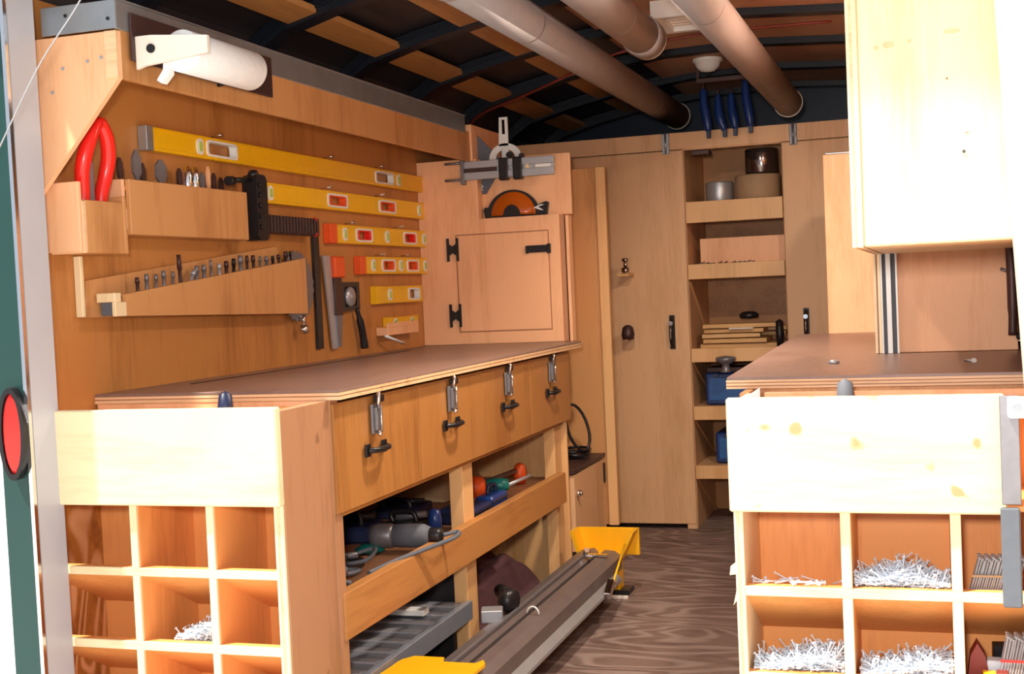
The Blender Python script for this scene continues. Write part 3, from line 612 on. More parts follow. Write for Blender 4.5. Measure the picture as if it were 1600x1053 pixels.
b = MB(); b.tube([(-1.643, 4.720, 1.512), (-1.635, 4.720, 1.505), (-1.645, 4.720, 1.497), (-1.637, 4.720, 1.490)], .003, 5).build('white_mark', 'white', ss)
vs = thing('visor', (-1.51, 4.71, 1.378), 'dark face visor with an amber lens resting on the cabinet ledge', 'visor')
def arc(cx, cz, rx, rz, a0, a1, n): return [(cx+rx*math.cos(a0+(a1-a0)*k/n), cz+rz*math.sin(a0+(a1-a0)*k/n)) for k in range(n+1)]
o_ = arc(-1.515, 1.38, .108, .104, .25, PI-.25, 16); i_ = arc(-1.515, 1.38, .088, .086, .28, PI-.28, 16)
b = MB(); b.prism([(-1.38, 1.379), (-1.628, 1.379), (-1.634, 1.412), (-1.628, 1.422), (-1.612, 1.420)] + o_[::-1] + [(-1.408, 1.424), (-1.38, 1.432), (-1.372, 1.428)], 'Y', 4.708, 4.727); b.build('shell', 'black', vs)
b = MB(); b.lathe((-1.513, 4.708, 1.386), (0, -1, 0), [(.001, .022), (.03, .021), (.06, .015), (.085, .004), (.09, 0)], 32)
for v_ in b.b.verts:
    if v_.co.z < 1.386: v_.co.z = 1.386
bmesh.ops.remove_doubles(b.b, verts=b.b.verts[:], dist=.0004)
b.build('lens', 'amber', vs)
b = MB(); b.prism([(-1.55, 1.382)] + [(-1.475, 1.382)] + arc(-1.512, 1.385, .034, .04, .1, PI-.1, 10), 'Y', 4.682, 4.694); b.build('nose_piece', 'black', vs)
b = MB(); b.prism([(-1.43, 1.41), (-1.40, 1.421), (-1.385, 1.42), (-1.412, 1.412), (-1.39, 1.398), (-1.402, 1.399)], 'Y', 4.703, 4.7095); b.build('emblem', 'white', vs, 'white swoosh-shaped mark')
# tall panel and small low cabinet
tp = MB(); tp.box(XL+.001, -1.233, 5.072, 5.088, .12, 1.58, bev=.002)
tp = tp.build('tall_panel', 'ply'); tag(tp, 'tall plywood partition behind the left bench, reaching nearly to the floor', 'panel')
bx(-1.272, -1.233, 5.060, 5.072, .12, 1.58).build('edge_batten', 'pine', tp, 'paler edge batten')
bx(-1.86, -1.80, 5.074, 5.086, 0, .12).build('foot', 'dark', tp)
bx(-1.262, -1.25, 5.074, 5.086, .0, .12).build('foot', 'dark', tp)
lc = thing('low_cabinet', (-1.58, 4.82, .1), 'low plywood cabinet with a small round lock beside the far end of the bench', 'cabinet')
bx(-1.88, -1.302, 4.58, 5.055, .105, .40).build('body', 'door', lc)
bx(-1.88, -1.278, 4.57, 5.058, .402, .418).build('top_board', 'brownm', lc, 'dark reddish top')
ld = bx(-1.300, -1.282, 4.585, 5.05, .108, .396).build('door', 'door', lc)
MB().cyl((-1.282, 4.62, .325), (-1.268, 4.62, .325), .013, n=14).cyl((-1.268, 4.62, .325), (-1.262, 4.62, .325), .009, n=12).build('lock', 'chrome', ld)
bx(-1.282, -1.276, 5.03, 5.048, .30, .38).build('hinge', 'black', ld)
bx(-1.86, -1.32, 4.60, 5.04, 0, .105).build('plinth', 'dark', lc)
cc = MB(); cc.tube([(-1.335+.034*math.cos(2*PI*k/20)-.022*math.sin(2*PI*k/20), 4.86+.03*math.cos(2*PI*k/20), .545+.092*math.sin(2*PI*k/20)) for k in range(20)], .006, 7, closed=True)
cc.tube([(-1.36+.05*math.cos(2*PI*k/20), 4.92+.07*math.sin(2*PI*k/20), .435+.004*math.sin(k)) for k in range(20)], .007, 7, closed=True)
cc.tube([(-1.37+.06*math.cos(2*PI*k/20), 4.93+.08*math.sin(2*PI*k/20), .448) for k in range(20)], .006, 7, closed=True); cc.box(-1.42, -1.31, 4.87, 4.93, .419, .43)
tag(cc.build('cable_coil', 'black'), 'black coiled power cord on top of the low cabinet', 'cord')

# ------------------------------------------------ bulkhead
bk = thing('storage_bulkhead', (-.8, 5.8, 0), 'full-width plywood storage bulkhead with open centre shelves and doors', 'cabinet')
bx(XL+.001, XR-.001, YB, YB+.015, 1.683, 1.757).build('header_board', 'door', bk)
bx(-1.01, -.587, YB+.001, YB+.015, 1.677, 1.683).build('header_lip', 'door', bk)
dl = bx(XL+.001, -1.012, YB-.003, YB+.014, .022, 1.680, bev=.003).build('door', 'door', bk)
bx(-1.055, -1.012, YB, YB+.014, 0, .022).build('door_foot', 'door', bk)
drr = bx(-.585, XR-.001, YB-.003, YB+.014, .022, 1.680, bev=.003).build('door', 'door', bk)
for d, x, za, zb in ((dl, -1.088, .805, .955), (drr, -.505, .82, .965)):
    h = MB(); h.box(x-.012, x+.012, YB-.010, YB-.003, za, zb, bev=.003); h.tube(spl([(x, YB-.01, za+.012), (x, YB-.035, za+.04), (x, YB-.035, zb-.04), (x, YB-.01, zb-.012)], 4), .009, 8); h.build('pull_handle', 'black', d)
    MB().cyl((x, YB-.04, zb-.035), (x, YB-.046, zb-.035), .010, n=10).build('lock_button', 'chrome', d)
    h = MB(); h.tube(spl([(x, YB-.046, za+.045), (x, YB-.046, zb-.05)], 3), .003, 6); h.build('handle_inlay', 'chrome', d)
for x, m in ((-1.085, 'galv'), (-.533, 'greym')):
    h = MB(); h.box(x-.016, x+.016, YB-.010, YB, 1.665, 1.755, bev=.002); h.cyl((x, YB-.014, 1.668), (x, YB-.014, 1.752), .005, n=8); h.box(x-.01, x+.01, YB-.016, YB-.008, 1.70, 1.715); h.build('hinge', m, bk)
bx(-.41, -.402, YB-.006, YB-.003, 1.18, 1.50, bev=0).build('gap_shadow', 'black', bk, 'thin dark gap line')  # black strip laid on the door for the shadow of a gap
bx(-1.022, -1.010, YB+.016, 6.15, 0, 1.75).build('side_panel', 'door', bk)
bx(-.588, -.576, YB+.016, 6.15, 0, 1.75).build('side_panel', 'door', bk)
bx(-1.010, -.588, 6.14, 6.15, 0, 1.75).build('back_panel', 'plyY', bk)
for a, b_ in ((1.357, 1.450), (1.109, 1.175), (.742, .803), (.486, .547), (.224, .284)):
    s1 = bx(-1.009, -.589, YB+.017, 6.139, b_-.02, b_-.005).build('shelf', 'door', bk)
    bx(-1.009, -.589, YB+.001, YB+.016, a, b_).build('shelf_edge', 'pine', s1)
for z0, z1 in ((.81, 1.10), (.55, .74), (.29, .48), (0.0, .22)):
    h = z1-z0
    MB().prism([(YB+.02, z1), (YB+.035, z1), (6.12, z0+.012), (6.12, z0), (6.10, z0)], 'X', -1.0085, -1.002).build('diagonal_cleat', 'pine', bk)
bx(-.98, -.90, YB+.02, 5.72, 1.655, 1.675).build('catch_block', 'brownm', bk)
bx(-1.30, -1.25, 5.50, 5.617, 1.135, 1.15).build('side_shelf', 'pine', bk)
tag(MB().lathe((-1.262, 5.50, 1.158), (0, 0, 1), [(.001, -.008), (.018, -.006), (.02, .012), (.01, .018), (.008, .04), (.016, .045), (.016, .056), (.001, .058)], 14).build('lock_knob', 'chrome'), 'small shiny lock on the little shelf beside the tall partition', 'lock')
tag(MB().lathe((-1.268, 5.52, .86), (0, 0, 1), [(.001, 0), (.026, .0), (.03, .02), (.024, .05), (.012, .06), (.001, .062)], 14).cyl((-1.268, 5.52, .86), (-1.268, 5.617, .86), .006, n=8).build('knob', 'brownm'), 'dark round knob low on the left bulkhead door beside the partition', 'knob')
# bulkhead contents
def jar(name, x, y, z, r, h, m, label, cat, lidm=None, grp=None):
    t = thing(name, (x, y, z), label, cat, grp)
    MB().lathe((x, y, z), (0, 0, 1), [(.001, 0), (r*.97, 0), (r, .004), (r, h-.006), (r*.96, h), (r*.4, h), (r*.36, h-.004), (.001, h-.004)], 32).build('body', m, t)
    if lidm: MB().lathe((x, y, z+h), (0, 0, 1), [(r*.4, 0), (r*.42, .003), (r*.3, .004), (.001, .003)], 20).build('core', lidm, t)
    return t
jar('tape_roll', -.708, 5.76, 1.446, .10, .112, 'tan', 'wide tan roll under the dark shiny tin', 'roll', 'edged')
jar('tin', -.688, 5.76, 1.563, .072, .108, 'can', 'dark shiny tin standing on the wide tan roll', 'tin', 'greym')
jar('tape_roll', -.878, 5.76, 1.446, .062, .092, 'alu', 'silver tape roll left of the wide tan roll', 'roll', 'white')
bxx = thing('parts_tray', (-.8, 5.8, 1.17), 'pale plywood tray on the second shelf of the bulkhead', 'tray')
bx(-.975, -.595, 5.76, 5.772, 1.172, 1.29).build('front_board', 'cab', bxx); bx(-.975, -.595, 5.772, 6.0, 1.172, 1.182).build('bottom_board', 'cab', bxx)
bx(-.975, -.963, 5.772, 6.0, 1.182, 1.27).build('side_board', 'cab', bxx)
nb = MB(); random.seed(11)
for k in range(16): x = -.97+.36*random.random(); nb.cyl((x, 5.66+.06*random.random(), 1.1745), (x+.02*random.random()+.004, 5.68+.04*random.random(), 1.176+.008*random.random()), .003, n=5)
tag(nb.build('loose_screws', 'greym'), 'loose dark screws scattered along the second bulkhead shelf', 'screws', None, 'stuff')
random.seed(21)
for k in range(9):
    x = -.985+.05*random.random(); wd = .25+.13*random.random(); z = .80 + (k//2)*.022
    y = 5.66 + .16*(k % 2) + .03*random.random()
    tag(bx(x, x+wd, y, y+.13, z, z+.018, rot=Matrix.Rotation(.30*(random.random()-.5), 3, 'Z')).build('wood_scrap', 'scrap'), 'scrap board on the middle bulkhead shelf, %s row, %s layer from the bottom' % (['front', 'back'][k % 2], ORD[k//2]), 'scrap wood', 'scrap boards on the middle shelf')
tag(bx(-.845, -.74, 5.655, 5.70, .885, .889, rot=Matrix.Rotation(.1, 3, 'X')).build('paper_sheet', 'paper'), 'white paper scrap lying on the scrap boards', 'paper')
dkb = MB(); dkb.lathe((-.625, 5.665, .80), (0, 0, 1), [(.001, 0), (.014, 0), (.018, .05), (.016, .11), (.001, .12)], 12); tag(dkb.build('dark_bottle', 'black'), 'small black bottle at the right front of the scrap shelf', 'bottle')
bl_ = MB(); bl_.lathe((-.78, 5.85, .92), (0, 0, 1), [(.001, 0), (.04, .004), (.045, .02), (.03, .032), (.001, .035)], 16); tag(bl_.build('tape_lump', 'black'), 'dark lump lying on top of the scrap boards', 'lump')
def case(x0, x1, y, z0, z1, label):
    t = thing('parts_case', ((x0+x1)/2, y, z0), label, 'case', 'blue parts cases in the bulkhead')
    bx(x0, x1, y+.006, y+.25, z0, z1, bev=.008).build('body', 'blue', t)
    bx(x0+.016, x1-.016, y+.001, y+.007, z0+.02, z1-.02, bev=.002).build('front_panel', 'bluecase', t, 'speckled front panel')
    for x in (x0+.05, x1-.05): bx(x-.012, x+.012, y-.004, y+.008, z1-.022, z1-.003).build('clasp', 'navyp', t)
case(-.965, -.62, 5.70, .545, .688, 'blue plastic parts case on the fourth bulkhead shelf')
case(-.93, -.62, 5.70, .283, .42, 'lower blue plastic parts case on the fifth bulkhead shelf')
dm = MB(); dm.lathe((-.85, 5.568, .70), (0, 0, 1), [(.001, 0), (.028, 0), (.018, .012), (.016, .035), (.036, .045), (.046, .055), (.042, .066), (.001, .072)], 20); dm.cyl((-.85, 5.568, .755), (-.85, 5.62, .755), .008, n=8)
tag(dm.build('round_hook', 'greym'), 'grey metal round-topped hook on the shelf edge above the upper blue case', 'hook')
tag(bx(-.96, -.70, 5.735, 5.90, .689, .71).build('brown_box', 'brownm'), 'flat brown box lying on the upper blue case', 'box')
# blue straps
for i, (xt, xb, zt, zb) in enumerate(((-.897, -.885, 1.93, 1.715), (-.835, -.815, 1.90, 1.715), (-.778, -.770, 1.90, 1.717), (-.716, -.704, 1.95, 1.724))):
    t = thing('spring_clamp', (xb, 5.56, zb), ['leftmost of the four dark blue clamps hanging above the bulkhead', 'second from the left of the four blue clamps, tip curved', 'third from the left of the four hanging blue clamps, the shortest', 'rightmost of the four dark blue clamps hanging above the bulkhead'][i], 'clamp', 'blue clamps above the bulkhead')
    b = MB(); pts = spl([(xt-.006, 5.57, zt), (xt-.004, 5.565, zt-.07), (xb-(.016 if i == 1 else .004), 5.56, zb+.07), (xb, 5.56, zb+.03)], 4); b.tube(pts, [.012+.008*math.sin(PI*k/(len(pts)-1)) for k in range(len(pts))], 8); b.build('handle', 'blue', t)
    MB().box(xb-.009, xb+.009, 5.552, 5.568, zb, zb+.036, bev=.002).build('tip', 'navyp', t)
    MB().cyl((xt-.006, 5.57, zt-.01), (xt-.006, 5.57, bowz(xt)-.004 if False else zt+.03), .006, n=8).build('stem', 'brownm', t)
rl = MB(); rl.box(-.93, -.68, 5.56, 5.58, 1.955, 1.975); rl.box(-.93, -.915, 5.56, 5.58, 1.975, 2.042); rl.box(-.695, -.68, 5.56, 5.58, 1.975, 2.042)
tag(rl.build('clamp_rack', 'brownm'), 'brown rail under the roof that the blue clamps hang from', 'rack')

# ------------------------------------------------ tubes under the roof
def ztube(name, p0, p1, r, collars, label):
    t = thing(name, tuple((V(p0)+V(p1))/2 - V((0, 0, r))), label, 'tube', 'grey storage tubes under the roof')
    p0, p1 = V(p0), V(p1); L = (p1-p0).length; ax = (p1-p0).normalized()
    MB().lathe(p0, ax, [(r*.92, 0), (r, 0), (r, L), (r*.92, L), (r*.92, 0)], 32).build('pipe', 'pvc', t)
    MB().lathe(p1 - ax*.016, ax, [(r*1.005, 0), (r*1.075, .002), (r*1.075, .016), (r*.2, .021), (.001, .021)], 32).build('end_cap', 'pvcl', t, 'pale end cap')
    for c in collars:
        MB().lathe(p0 + ax*c, ax, [(r*1.001, 0), (r*1.012, .001), (r*1.012, .006), (r*1.001, .007)], 32).build('seam_ring', 'greym', t)
    for c in (.5,):
        q = p0+ax*c
        b = MB(); b.ring([(q.x+(r+.004)*math.cos(2*PI*k/28), q.z+(r+.004)*math.sin(2*PI*k/28)) for k in range(28)], [(q.x+(r+.0005)*math.cos(2*PI*k/28), q.z+(r+.0005)*math.sin(2*PI*k/28)) for k in range(28)], 'Y', q.y-.01, q.y+.01)
        b.box(q.x-.008, q.x+.008, q.y-.01, q.y+.01, q.z+r+.003, bowz(q.x)-.017, bev=0); b.build('hanger', 'pvc', t)
    return t
ztube('storage_tube', (-1.085, 2.45, 1.868), (-1.12, 6.12, 1.893), .060, [1.15, 3.0], 'leftmost long grey tube with a pale end cap')
ztube('storage_tube', (-.87, 2.45, 1.905), (-.862, 4.22, 1.905), .060, [1.33], 'short middle grey tube, ending nearest the camera')
MB_ = MB().lathe((-.862, 4.10, 1.905), (0, 1, 0), [(.061, 0), (.066, .004), (.066, .10), (.061, .10)], 32); tag(MB_.build('tube_collar', 'pvc'), 'grey coupling sleeve around the end of the short middle tube', 'collar')
ztube('storage_tube', (-.575, 2.45, 1.872), (-.548, 5.62, 1.845), .058, [1.1, 2.85], 'rightmost long grey tube with a pale end cap')
# roof lights and cable
vl = thing('roof_vent', (-.77, 4.40, 1.98), 'white rectangular roof vent frame between the grey tubes', 'vent')
b = MB(); b.ring([(-.86, 4.27), (-.66, 4.27), (-.66, 4.56), (-.86, 4.56)], [(-.83, 4.30), (-.69, 4.30), (-.69, 4.53), (-.83, 4.53)], 'Z', 1.985, 2.045); b.build('frame', 'white', vl)
for k in range(5): bx(-.83, -.69, 4.315+k*.045, 4.335+k*.045, 2.0, 2.006, bev=0).build('slat', 'cream', vl)
dl_ = thing('dome_lamp', (-.86, 5.50, 1.96), 'small round white dome lamp under the roof above the blue clamps', 'lamp')
MB().lathe((-.865, 5.48, 2.042), (0, 0, -1), [(.062, 0), (.064, .012), (.055, .016), (.048, .036), (.03, .052), (.001, .058)], 28).build('dome', 'white', dl_)
MB().cyl((-.865, 5.48, 1.985), (-.865, 5.48, 1.972), .009, n=12).build('button', 'black', dl_)
tag(MB().tube(spl([(-1.87, 5.24, 1.78), (-1.80, 5.16, 1.84), (-1.55, 4.96, 1.87), (-1.32, 4.74, 1.89), (-1.08, 4.68, 1.955), (-.75, 4.70, 2.0), (-.3, 4.72, 2.0)], 6), .005, 6).build('red_cable', 'darkred'), 'thin dark red cable running under the roof bows', 'cable')
tag(MB().tube(spl([(-1.76, 2.10, 1.38), (-1.72, 2.10, 1.44), (-1.625, 2.10, 1.577), (-1.525, 2.11, 1.70), (-1.40, 2.13, 1.90), (-1.33, 2.15, 2.035)], 5), .0016, 5).build('pull_string', 'alu'), 'thin pale pull string hanging in front of the left post', 'string')

# ------------------------------------------------ right bench
rw = thing('worktop', (-.1, 3.6, .872), 'brown worktop board of the right bench with layered plywood edge', 'worktop')
def rtop(z0, z1, g): return MB().prism([(-.412+g, 2.692+g), (XR-.001, 2.684+g), (XR-.001, 4.655), (-.452+g, 4.655)], 'Z', z0, z1)
rtop(.889, .895, .0015).build('top_sheet', 'top', rw)
for za, zb, m, g in ((.8845, .889, 'edge', 0), (.8825, .8845, 'edged', .002), (.8775, .8825, 'edge', 0), (.8755, .8775, 'edged', .002), (.871, .8755, 'edge', 0)): rtop(za, zb, g).build('ply_layer', m, rw)
rb = thing('workbench', (-.08, 3.6, 0), 'right-hand workbench under the brown worktop', 'workbench')
bx(-.372, -.354, 2.60, 4.64, 0, .870).build('side_panel', 'ply', rb); bx(-.354, .215, 2.70, 2.712, 0, .870).build('front_panel', 'ply', rb); bx(-.354, .215, 4.62, 4.634, 0, .870).build('end_panel', 'ply', rb)
for (x, y), m, lab in (((-.216, 3.055), 'steel', 'small round steel knob lying on the right worktop'), ):
    tag(MB().lathe((x, y, .8955), (0, 0, 1), [(.001, 0), (.012, 0), (.014, .003), (.008, .008), (.001, .009)], 14).build('knob', m), lab, 'knob')
tag(MB().cyl((.072, 3.03, .898), (.088, 2.99, .899), .003, n=8).cyl((.088, 2.99, .899), (.089, 2.987, .899), .006, n=8).build('bolt', 'pvcl'), 'pinkish bolt lying on the right worktop', 'bolt')
ec = thing('end_cabinet', (-.1, 4.8, .895), 'orange plywood cabinet standing past the far end of the right bench', 'cabinet')
bx(-.343, XR-.002, 4.66, 5.05, .0, 1.525).build('body', 'cab', ec); bx(-.335, XR-.01, 4.665, 5.04, 1.526, 1.532).build('top_strip', 'galv', ec)
bc = thing('bench_cabinet', (.04, 3.6, .895), 'orange plywood cabinet on the right bench with striped metal track on its left edge', 'cabinet')
bx(-.118, .205, 3.395, 4.0, .896, 1.60).build('body', 'cab', bc)
e_ = MB(); e_.box(-.134, -.128, 3.385, 4.0, .896, 1.60, bev=0); e_.box(-.124, -.118, 3.385, 4.0, .896, 1.60, bev=0); e_.build('ply_edge', 'birchZ', bc)
bx(-.128, -.124, 3.388, 4.0, .896, 1.60, bev=0).build('ply_core', 'edged', bc)
for x0, x1, m in ((-.117, -.113, 'white'), (-.1125, -.104, 'rubber'), (-.1035, -.092, 'white'), (-.0915, -.081, 'rubber'), (-.0805, -.076, 'white')):
    bx(x0, x1, 3.378 if m == 'white' else 3.386, 3.395, .896, 1.40, bev=0).build('track_strip', m, bc)
oc = thing('overhead_cabinet', (.03, 2.6, 1.147), 'large pale sunlit plywood cabinet hanging at the upper right', 'cabinet')
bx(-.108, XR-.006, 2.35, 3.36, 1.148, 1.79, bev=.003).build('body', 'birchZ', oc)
e_ = MB(); e_.box(-.1265, -.121, 2.346, 3.36, 1.147, 1.79, bev=0); e_.box(-.116, -.108, 2.346, 3.36, 1.147, 1.79, bev=0); e_.build('ply_edge', 'birchZ', oc)
bx(-.121, -.116, 2.348, 3.36, 1.1475, 1.79, bev=0).build('ply_core', 'edge', oc)
MB().cyl((.064, 2.3495, 1.303), (.064, 2.346, 1.303), .003, n=10).build('hole', 'black', oc)
for x, z, w_, h_ in ((-.055, 1.497, .010, .006), (-.075, 1.494, .004, .004), (.05, 1.51, .014, .004), (-.02, 1.50, .004, .003), (.07, 1.335, .003, .001), (.04, 1.43, .002, .002)):
    MB().prism([(x+a, z+b) for a, b in oval(w_, h_, 12)], 'Y', 2.3485, 2.3502).build('knot', 'edged' if w_ < .004 else 'cab', oc)
hs = thing('hand_saw', (.2, 3.36, .92), 'curved dark saw frame with a bright edge hanging at the right wall', 'saw')
MB().tube(spl([(.19, 3.36, 1.18), (.192, 3.355, 1.10), (.192, 3.35, 1.0), (.19, 3.35, .935)], 5), [.012]*11+[.010]*5, 8).build('frame', 'brownm', hs)
MB().tube(spl([(.213, 3.34, 1.15), (.217, 3.34, 1.06), (.213, 3.34, .96), (.206, 3.34, .925)], 5), .010, 8).build('blade_guard', 'black', hs)
MB().tube(spl([(.217, 3.328, 1.08), (.217, 3.328, 1.0), (.210, 3.328, .93), (.20, 3.33, .922)], 5), .003, 6).build('bright_edge', 'chrome', hs)
MB().cyl((.168, 3.375, 1.098), (.19, 3.375, 1.088), .004, n=8).build('peg', 'greym', hs)
# door hold-back strap
st = thing('door_strap', (.122, 2.30, .52), 'steel and grey rubber hold-back strap bolted at the right edge', 'strap')
bx(.106, .137, 2.296, 2.303, .70, .885, bev=.002).build('steel_bar', 'greym', st)
bx(.103, .134, 2.293, 2.306, .525, .695, bev=.005).build('rubber_sleeve', 'rubber', st)
MB().prism(rrect(.142, .866, .024, .018, .006), 'Y', 2.284, 2.295).build('bolt_plate', 'white', st)
MB().cyl((.133, 2.284, .866), (.133, 2.278, .866), .009, n=6, smooth=False).cyl((.133, 2.278, .866), (.133, 2.276, .866), .005, n=12).build('bolt', 'chrome', st)

# ------------------------------------------------ under the left bench
def grinder():
    t = thing('angle_grinder', (-1.38, 3.24, .40), 'grey angle grinder lying on the bench shelf with a dark blue body', 'grinder')
    a, z = V((-1.47, 3.18, .445)), 0; d = V((.17, .02, 0)); e = a+d
    MB().lathe(a, d, [(.001, 0), (.03, .002), (.034, .02), (.034, .055), (.03, .065), (.001, .066)], 20).build('gear_head', 'greym', t)
    MB().lathe(a, d, [(.026, .064), (.031, .066), (.033, .11), (.031, .15), (.024, .165), (.001, .166)], 20).build('motor_body', 'rubber', t)
    MB().lathe(a, d, [(.02, .165), (.022, .19), (.018, .2), (.001, .201)], 16).build('tail', 'black', t)
    MB().lathe(a+V((-.002, -.01, -.04)), (0, 0, 1), [(.001, 0), (.04, 0), (.042, .006), (.02, .02), (.001, .02)], 20).build('disc_guard', 'teal', t)
    MB().tube(spl([(-1.27, 3.205, .445), (-1.235, 3.23, .45), (-1.225, 3.17, .446), (-1.262, 3.06, .438), (-1.30, 2.95, .43), (-1.33, 2.85, .42)], 6), .006, 7).build('cord', 'rubber', t)
grinder()
tag(MB().lathe((-1.37, 3.40, .402), (0, 0, 1), [(.001, 0), (.018, 0), (.02, .05), (.016, .075), (.001, .08)], 14).build('bottle', 'blue'), 'small bright blue bottle cap behind the grey grinder', 'bottle')
random.seed(5)
items = [(-1.50, 2.78, .12, .10, .06, 'navyp', 'dark blue tool body at the near left of the bench shelf'), (-1.44, 2.93, .08, .12, .05, 'black', 'black tool case beside the near cord loops'),
         (-1.62, 3.05, .16, .22, .09, 'black', 'black case deep on the bench shelf behind the grinder'), (-1.60, 3.34, .14, .16, .08, 'navyp', 'navy tool at the back of the shelf near the middle post'),
         (-1.75, 2.85, .16, .22, .11, 'black', 'black box against the wall on the bench shelf'),
         (-1.78, 3.16, .14, .24, .12, 'navyp', 'navy box against the wall behind the black case'), (-1.48, 3.46, .12, .10, .06, 'black', 'black tool hidden behind the middle post'),
         (-1.42, 2.68, .10, .08, .07, 'navyp', 'navy tool head right behind the corner board'), (-1.60, 2.68, .14, .12, .10, 'black', 'black box behind the corner board'), (-1.77, 3.40, .16, .18, .10, 'black', 'black box in the far corner of the near bay'),
         (-1.62, 3.74, .16, .18, .05, 'navyp', 'navy tool at the back of the far bay')]
for x, y, wx, wy, h, m, lab in items:
    t = thing('power_tool', (x, y, .40), lab, 'tool', 'dark tools on the bench shelf')
    bx(x-wx/2, x+wx/2, y-wy/2, y+wy/2, .401, .40+h*.6, bev=.012, rot=Matrix.Rotation(.3*(random.random()-.5), 3, 'Z')).build('body', m, t)
    MB().cyl((x-wx*.3, y, .40+h*.75), (x+wx*.45, y+.02, .40+h*.85), h*.22, h*.16, n=14).build('barrel', 'greym' if m == 'black' else 'black', t)
    MB().tube(spl([(x-wx*.3, y-wy*.2, .40+h*.55), (x-wx*.35, y-wy*.2, .40+h*1.0), (x+wx*.2, y-wy*.2, .40+h*1.05), (x+wx*.3, y-wy*.2, .40+h*.55)], 4), .008, 7).build('handle', 'black', t)
tag(MB().tube(spl([(-1.31, 2.68, .47), (-1.34, 2.75, .44), (-1.36, 2.86, .425), (-1.42, 2.82, .43), (-1.40, 2.72, .44), (-1.33, 2.75, .418)], 6), .006, 7).tube(spl([(-1.45, 2.95, .43), (-1.38, 3.0, .45), (-1.36, 2.9, .44), (-1.44, 2.88, .43)], 6), .005, 7).build('cable_loop', 'rubber'), 'grey looped cord at the near end of the bench shelf', 'cord')
tag(MB().prism([(-1.80, 3.0), (-1.42, 2.80), (-1.40, 2.84), (-1.78, 3.10)], 'Z', .50, .508).build('thin_board', 'wallply'), 'thin board lying slanted over the tools on the bench shelf', 'board')
tag(MB().prism([(-1.62, 3.50), (-1.40, 3.36), (-1.37, 3.42), (-1.60, 3.60)], 'Z', .425, .44).build('thin_board', 'brownm'), 'brown board slanted behind the blue bottle cap', 'board') if False else None
# right bay
it2 = [(-1.375, 3.66, .12, .18, .045, 'navyp', 'long dark blue tool case in the far bay, right at the rail'), (-1.345, 3.83, .06, .15, .055, 'blue', 'blue box lying along the rail in the far bay')]
for x, y, wx, wy, h, m, lab in it2:
    t = thing('tool_case', (x, y, .40), lab, 'case', 'blue cases in the far bay'); bx(x-wx/2, x+wx/2, y-wy/2, y+wy/2, .401, .401+h, bev=.008).build('body', m, t)
    bx(x-wx/2-.002, x+wx/2+.002, y-wy/2-.002, y+wy/2+.002, .401+h*.62, .401+h*.7, bev=.001).build('lid_seam', 'black', t); MB().tube(spl([(x, y-wy*.25, .401+h), (x, y-wy*.2, .425+h), (x, y+wy*.2, .425+h), (x, y+wy*.25, .401+h)], 4), .006, 7).build('handle', 'navyp', t)
ml = thing('measuring_tool', (-1.42, 4.02, .40), 'orange and teal power tool in the far bay of the bench shelf', 'tool')
MB().lathe((-1.48, 3.92, .455), (1, .25, .05), [(.001, 0), (.034, .0), (.038, .03), (.034, .07), (.02, .08), (.001, .082)], 16).build('orange_body', 'orange', ml)
MB().lathe((-1.40, 3.945, .46), (1, .25, .02), [(.001, 0), (.022, 0), (.024, .05), (.018, .07), (.001, .072)], 14).build('teal_body', 'teal', ml)
MB().cyl((-1.33, 3.96, .462), (-1.30, 4.1, .47), .006, n=8).build('rod', 'steel', ml)
ml = thing('pole_tool', (-1.42, 4.25, .40), 'grey rod with an orange head at the far end of the bench shelf', 'tool')
MB().cyl((-1.50, 4.05, .435), (-1.43, 4.34, .45), .009, n=10).build('rod', 'greym', ml); MB().lathe((-1.42, 4.36, .435), (0, 0, 1), [(.001, -.033), (.02, -.033), (.024, 0), (.02, .03), (.01, .04), (.001, .041)], 14).build('orange_head', 'orange', ml)
def blob(name, x0, x1, y0, y1, z0, h, m, seed, n=16):
    random.seed(seed); b = MB(); g = []
    for i in range(n):
        row = []
        for j in range(n):
            u, v = i/(n-1), j/(n-1); e = min(1, 4.5*min(u, 1-u))*min(1, 4.5*min(v, 1-v)); e = e**.5
            zz = h*e*(.62+.38*random.random()) if 0 < i < n-1 and 0 < j < n-1 else 0
            row.append(b.b.verts.new((x0+(x1-x0)*u + .012*(random.random()-.5), y0+(y1-y0)*v + .012*(random.random()-.5), z0+zz)))
        g.append(row)
    for i in range(n-1):
        for j in range(n-1):
            f = b.b.faces.new((g[i][j], g[i+1][j], g[i+1][j+1], g[i][j+1])); f.smooth = True
    o = b.build(name, m); md = o.modifiers.new('sub', 'SUBSURF'); md.levels = 1; md.render_levels = 2
    md = o.modifiers.new('sol', 'SOLIDIFY'); md.thickness = .004; md.offset = 1
    return o
tag(blob('work_cloth', -1.72, -1.35, 3.62, 4.42, .001, .22, 'cloth', 31), 'crumpled plum-coloured cloth heap on the floor under the bench', 'cloth')
tag(blob('brown_sack', -1.76, -1.55, 3.95, 4.40, .402, .10, 'tan', 32, 10), 'tan crumpled sack at the back of the far bay', 'sack')
